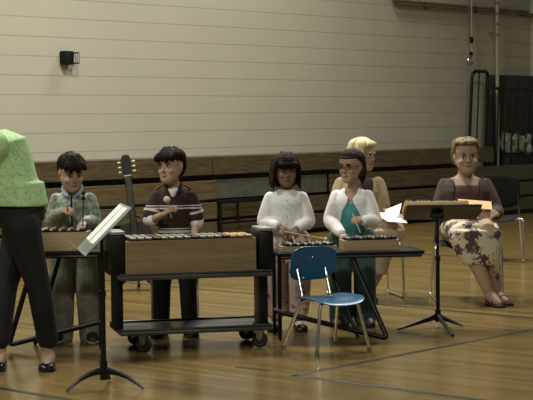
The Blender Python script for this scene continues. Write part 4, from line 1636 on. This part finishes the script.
m.rings([o_ + list(reversed(i_)) for o_, i_ in zip(outer, inner)])
for s in ('L', 'R'):
    a, e, w_ = J['sh' + s] - V((0, 0, 0.03)), J['el' + s], J['wr' + s]
    limb(m, [a, lerp(a, e, 0.5), e, lerp(e, w_, 0.5), lerp(e, w_, 0.92)], [0.048, 0.060, 0.062, 0.056, 0.046])
m.build('cardigan', M['mauve'], root, remesh=0.009, relax=2)
M['skirtflower'] = floral_mat('flowered_skirt_cloth', (196, 186, 160), [((74, 52, 62), 10.0, 0.43), ((118, 128, 72), 19, 0.24), ((150, 92, 104), 16, 0.20)], distort=0.09, scale=18)
m = MB()
m.loft(torso_secs(J, W5, 0.02, 0, 3), n=24)
X_, Y_, Z_ = V((1, 0, 0)), V((0, 1, 0)), V((0, 0, 1))
m.loft([(V((0, 0.08, 0.53)), X_ * 0.20, Z_ * 0.095), (V((0, -0.12, 0.545)), X_ * 0.205, Z_ * 0.095), (V((0.01, -0.32, 0.55)), X_ * 0.195, Z_ * 0.09), (V((0.015, -0.43, 0.53)), X_ * 0.185, Z_ * 0.07)], n=28, p=2.6)
m.loft([(V((0.015, -0.41, 0.56)), X_ * 0.188, Y_ * 0.07), (V((0.015, -0.43, 0.48)), X_ * 0.195, Y_ * 0.06), (V((0.035, -0.43, 0.38)), X_ * 0.165, Y_ * 0.06), (V((0.055, -0.42, 0.30)), X_ * 0.125, Y_ * 0.055)], n=28, p=2.4)
m.loft([(V((0.14, -0.38, 0.50)), X_ * 0.07, Y_ * 0.10), (V((0.165, -0.35, 0.30)), X_ * 0.045, Y_ * 0.09), (V((0.185, -0.31, 0.14)), X_ * 0.02, Y_ * 0.05)], n=20)
m.build('skirt', M['skirtflower'], root, remesh=0.009, relax=14)
M['sandal'] = mat('dark_sandal_leather', (46, 34, 30), 0.5, noise=0.15)
for s in ('L', 'R'):
    an, to = J['an' + s], J['to' + s]
    d = V((to.x - an.x, to.y - an.y, 0)).normalized(); sd = V((-d.y, d.x, 0))
    m = MB()
    b = V((an.x, an.y, 0.012)) - d * 0.05
    m.loft([(b + d * t * 0.25, sd * w_, Z_ * 0.010) for t, w_ in ((0, 0.02), (0.15, 0.034), (0.5, 0.034), (0.8, 0.044), (1, 0.022))], n=18, p=3)
    for q in (0.08, 0.14):
        c = b + d * q
        m.tube([c + sd * 0.038, c + Z_ * 0.050 + sd * 0.02, c + Z_ * 0.050 - sd * 0.02, c - sd * 0.038], 0.006, n=8, smooth=4)
    m.tube([b + sd * 0.03 + d * 0.05, b + Z_ * 0.06 - d * 0.002, b - sd * 0.03 + d * 0.05], 0.006, n=8, smooth=4)
    m.build('sandal', M['sandal'], root)
sled_chair('black chrome-legged chair under the woman in purple', (p5.x + 0.0, p5.y + 0.02, 0), 0.0, hw=0.25)
# card in her left hand
cd = MB()
cd.box((0, 0, 0), (0.25, 0.10, 0.006), RY(math.radians(5)) @ RX(math.radians(34)), bevel=0.001)
o = cd.build('folded_card', M['tanpaper'], smooth=False)
o.location = PT(475, 204.5, wy - 0.30)
tagp(o, 'tan folded card in the hand of the seated woman in purple', 'card')

# ---- blonde woman seated behind the girl with glasses
wy6 = 12.35
p6 = V((PT(360, 200, wy6).x, wy6, 0))
root = person_root('blonde woman in tan top seated behind the girl with glasses', p6)
J = sit_J(0.140, 0.895, 1.115)
J['head'] = V((0.02, 0.02, 1.10))
J['elR'] = V((-0.175, 0.0, 0.68)); J['wrR'] = V((-0.05, -0.20, 0.66))
J['elL'] = V((0.165, 0.02, 0.68)); J['wrL'] = V((0.23, -0.18, 0.64))
J['knR'] = V((0.05, -0.38, 0.53)); J['anR'] = V((-0.05, -0.30, 0.08)); J['toR'] = V((-0.04, -0.43, 0.03))
J['knL'] = V((0.24, -0.34, 0.53)); J['anL'] = V((0.05, -0.28, 0.08)); J['toL'] = V((0.06, -0.41, 0.03))
R = RZ(math.radians(58)) @ RX(math.radians(4))
W6 = dict(hip=0.16, waist=0.135, chest=0.145, dh=0.115, dw=0.10, dc=0.105, nk=0.048)
hg = {'R': (V((0.8, -0.4, -0.1)), V((0.2, 0.1, -1)), V((0.2, -1, 0)), 0.95, 0.4), 'L': (V((0.5, -0.7, 0.0)), V((0.1, 0.3, -0.8)), V((-0.5, 0, 1)), 0.95, 0.6)}
body_mesh(root, J, W6, 1.25, 0.235, R, M['skin_pale'], hg, chubby=1.05, nose=1.05, vox=0.006)
face_details(root, 0.235, R, J['head'], 0.1, brow='hair_blond')
m = MB()
BL = [(-.50, .24, -.20, .40), (-.40, .36, -.12, .46), (-.20, .41, -.06, .49), (.0, .41, .04, .50), (.12, .415, .18, .50), (.22, .41, .33, .50), (.30, .40, .42, .49), (.42, .35, .37, .44), (.51, .25, .28, .34), (.57, .12, .15, .20), (.59, .03, .05, .07)]
hair_shell(m, 0.235, R, J['head'], BL, tilt=10)
f = head_parts(0.235, R, J['head'])
rn = random.Random(12)
for i in range(50):
    a = rn.uniform(-2.9, 2.9)
    if abs(a) < 0.9:
        continue
    x, y = math.sin(a) * 0.415, -0.44 * math.cos(a) + 0.04
    m.tube([f(x * 0.2, y * 0.2, 0.58), f(x * 0.85, y * 0.85, 0.42), f(x, y, 0.1), f(x, y, -0.42)], [0.008, 0.012, 0.012, 0.005], n=8, smooth=4)
for i in range(8):
    x = -0.32 + 0.64 * i / 7
    m.tube([f(0.0, -0.1, 0.57), f(x * 0.8, -0.34, 0.42), f(x * 1.02, -0.38 + 0.6 * x * x, 0.30)], [0.006, 0.008, 0.004], n=8, smooth=4)
m.build('hair', M['hair_blond'], root, remesh=0.0065, relax=1)
M['tantop'] = mat('tan_blouse', (156, 136, 106), 0.85, noise=0.12, scale=20, bump=0.3)
M['browntop'] = mat('brown_front_panel', (62, 42, 36), 0.85, noise=0.12, scale=20)
shirt_mesh(root, J, W6, 1.25, M['tantop'], infl=0.018, sleeve=0.45, shr=0.056, vox=0.009, name='blouse')
m = MB()
m.loft([(V((0.04, -0.03, 0.94)), X_ * 0.06, Y_ * 0.06), (V((0.03, -0.06, 0.88)), X_ * 0.075, Y_ * 0.05), (V((0.02, -0.07, 0.80)), X_ * 0.07, Y_ * 0.045), (V((0.02, -0.06, 0.72)), X_ * 0.06, Y_ * 0.045)], n=20)
m.build('front_panel', M['browntop'], root, subsurf=1)
M['beigeskirt'] = mat('beige_skirt_cloth', (170, 150, 126), 0.85, noise=0.12, scale=14, bump=0.3)
m = MB()
m.loft(torso_secs(J, W6, 0.02, 0, 3), n=24)
m.loft([(V((0.0, 0.08, 0.53)), X_ * 0.18, Z_ * 0.09), (V((0.08, -0.12, 0.545)), X_ * 0.19, Z_ * 0.09), (V((0.14, -0.32, 0.545)), X_ * 0.175, Z_ * 0.085), (V((0.15, -0.39, 0.52)), X_ * 0.165, Z_ * 0.07)], n=28, p=2.6)
m.loft([(V((0.15, -0.36, 0.55)), X_ * 0.165, Y_ * 0.07), (V((0.12, -0.38, 0.46)), X_ * 0.155, Y_ * 0.06), (V((0.08, -0.37, 0.34)), X_ * 0.13, Y_ * 0.06), (V((0.055, -0.36, 0.21)), X_ * 0.125, Y_ * 0.055)], n=28, p=2.4)
m.build('skirt', M['beigeskirt'], root, remesh=0.009, relax=4)
for s in ('L', 'R'):
    shoe(root, J['an' + s], J['to' + s], 1.15, M['sandal'], low=True)
sled_chair('black chrome-legged chair under the blonde woman', (p6.x + 0.04, p6.y + 0.03, 0), math.radians(12), hw=0.25)
# sheets she holds
o = MB()
o.box((0, 0, 0), (0.17, 0.24, 0.002), RZ(0.35) @ RX(math.radians(14)) @ RY(0.1))
o = o.build('paper_sheet', M['paper'], smooth=False)
o.location = PT(391, 217.5, wy6 - 0.40)
tagp(o, 'white paper sheet lying lower in the lap of the blonde woman', 'sheet of paper')
o = MB()
o.box((0, 0, 0), (0.15, 0.15, 0.002), RZ(-0.3) @ RX(math.radians(38)) @ RY(-0.45))
o = o.build('paper_sheet', M['paper'], smooth=False)
o.location = PT(392, 213.0, wy6 - 0.30)
tagp(o, 'white paper sheet tilted up above the other in the lap of the blonde woman', 'sheet of paper')

# ---- spare chair behind, at the right
q = F(514, 262)
sled_chair('empty black chair with chrome legs standing beyond the woman in purple', (q.x - 0.14, q.y + 0.1, 0), math.radians(-8), hw=0.24)

# ---- adult at the left edge, seen from the side, leaning to the left
p7 = V((F(24, 369).x, 8.97, 0))
root = person_root('adult in pale green patterned shirt and black trousers leaning over beside the music stand', p7)
J = {}
J['pel'] = V((-0.03, 0.02, 0.90))
J['nkb'] = V((-0.20, 0.02, 1.33))
J['head'] = V((-0.36, -0.0, 1.43))
J['hipL'] = V((-0.01, 0.11, 0.87)); J['hipR'] = V((-0.01, -0.07, 0.87))
J['shL'] = V((-0.33, 0.20, 1.235)); J['shR'] = V((-0.33, -0.17, 1.235))
J['hipL'], J['hipR'] = V((0.0, -0.08, 0.80)), V((-0.02, 0.12, 0.80))
J['shL'], J['shR'] = V((-0.13, -0.16, 1.255)), V((-0.13, 0.19, 1.255))
J['elL'] = V((-0.30, -0.19, 1.01)); J['wrL'] = V((-0.53, -0.14, 0.98))
J['elR'] = V((-0.30, 0.22, 1.01)); J['wrR'] = V((-0.53, 0.18, 0.98))
J['knL'] = V((0.085, -0.05, 0.47)); J['anL'] = V((0.13, -0.02, 0.075)); J['toL'] = V((0.14, -0.15, 0.03))
J['knR'] = V((-0.11, 0.06, 0.47)); J['anR'] = V((-0.145, 0.0, 0.075)); J['toR'] = V((-0.145, -0.13, 0.03))
W7 = dict(hip=0.160, waist=0.145, chest=0.155, dh=0.142, dw=0.150, dc=0.168, nk=0.055)
R = RZ(math.radians(-90)) @ RX(math.radians(30))
hg = {'L': (V((-0.8, 0, -0.3)), V((0, 0.3, -1)), V((0, 1, 0)), 1.0, 0.5), 'R': (V((-0.8, 0, -0.3)), V((0, -0.3, -1)), V((0, -1, 0)), 1.0, 0.5)}
body_mesh(root, J, W7, 1.35, 0.235, R, M['skin_pale'], hg, vox=0.007, lk=1.1)
face_details(root, 0.235, R, J['head'], 0.1, brow='hair_brown')
m = MB()
hair_shell(m, 0.235, R, J['head'], BL, tilt=10)
m.build('hair', M['hair_brown'], root, remesh=0.0075, relax=1)


def green_mat():
    m = bpy.data.materials.new('green_vine_print')
    m.use_nodes = True
    nt = m.node_tree
    b = nt.nodes['Principled BSDF']
    vec, x, y, z = objxyz(nt)
    n = nd(nt, 'ShaderNodeTexNoise')
    n.inputs['Scale'].default_value = 14
    nt.links.new(vec, n.inputs['Vector'])
    ad = nd(nt, 'ShaderNodeMixRGB')
    ad.inputs[0].default_value = 0.12
    nt.links.new(vec, ad.inputs[1])
    nt.links.new(n.outputs['Color'], ad.inputs[2])
    v = nd(nt, 'ShaderNodeTexVoronoi')
    v.feature = 'DISTANCE_TO_EDGE'
    v.inputs['Scale'].default_value = 20
    nt.links.new(ad.outputs[0], v.inputs['Vector'])
    f = mth(nt, 'LESS_THAN', v.outputs['Distance'], 0.045)
    c = mix(nt, mth(nt, 'MULTIPLY', f, 0.55), hexc(176, 208, 148), hexc(110, 156, 118))
    nt.links.new(c, b.inputs['Base Color'])
    b.inputs['Roughness'].default_value = 0.8
    return m


M['greenshirt'] = green_mat()
sh, hp, up = frame_of(J)
m = MB()
m.loft(torso_secs(J, W7, 0.022, 2, 9), n=28, p=2.2)
m.loft([(V((-0.028, 0.02, 0.915)), V((0, 0.192, 0)), V((0.170, 0, -0.006))), (V((-0.03, 0.02, 1.04)), V((0, 0.175, 0)), V((0.146, 0, 0.01)))], n=28)
for s in ('L', 'R'):
    a, e = J['sh' + s], J['el' + s]
    limb(m, [a, lerp(a, e, 0.5), e], [0.085, 0.080, 0.072])
m.build('shirt', M['greenshirt'], root, remesh=0.009, relax=3)
M['blackslacks'] = mat('black_slacks', (15, 14, 15), 0.85, noise=0.2, bump=0.3)
pants_mesh(root, J, W7, 1.35, M['blackslacks'], infl=0.012, rk=0.051, ra=0.045, drop=-0.085, rh=0.084, rm=0.066, vox=0.009, top=3)
for s in ('L', 'R'):
    shoe(root, J['an' + s], J['to' + s], 1.15, M['patent'], low=True)
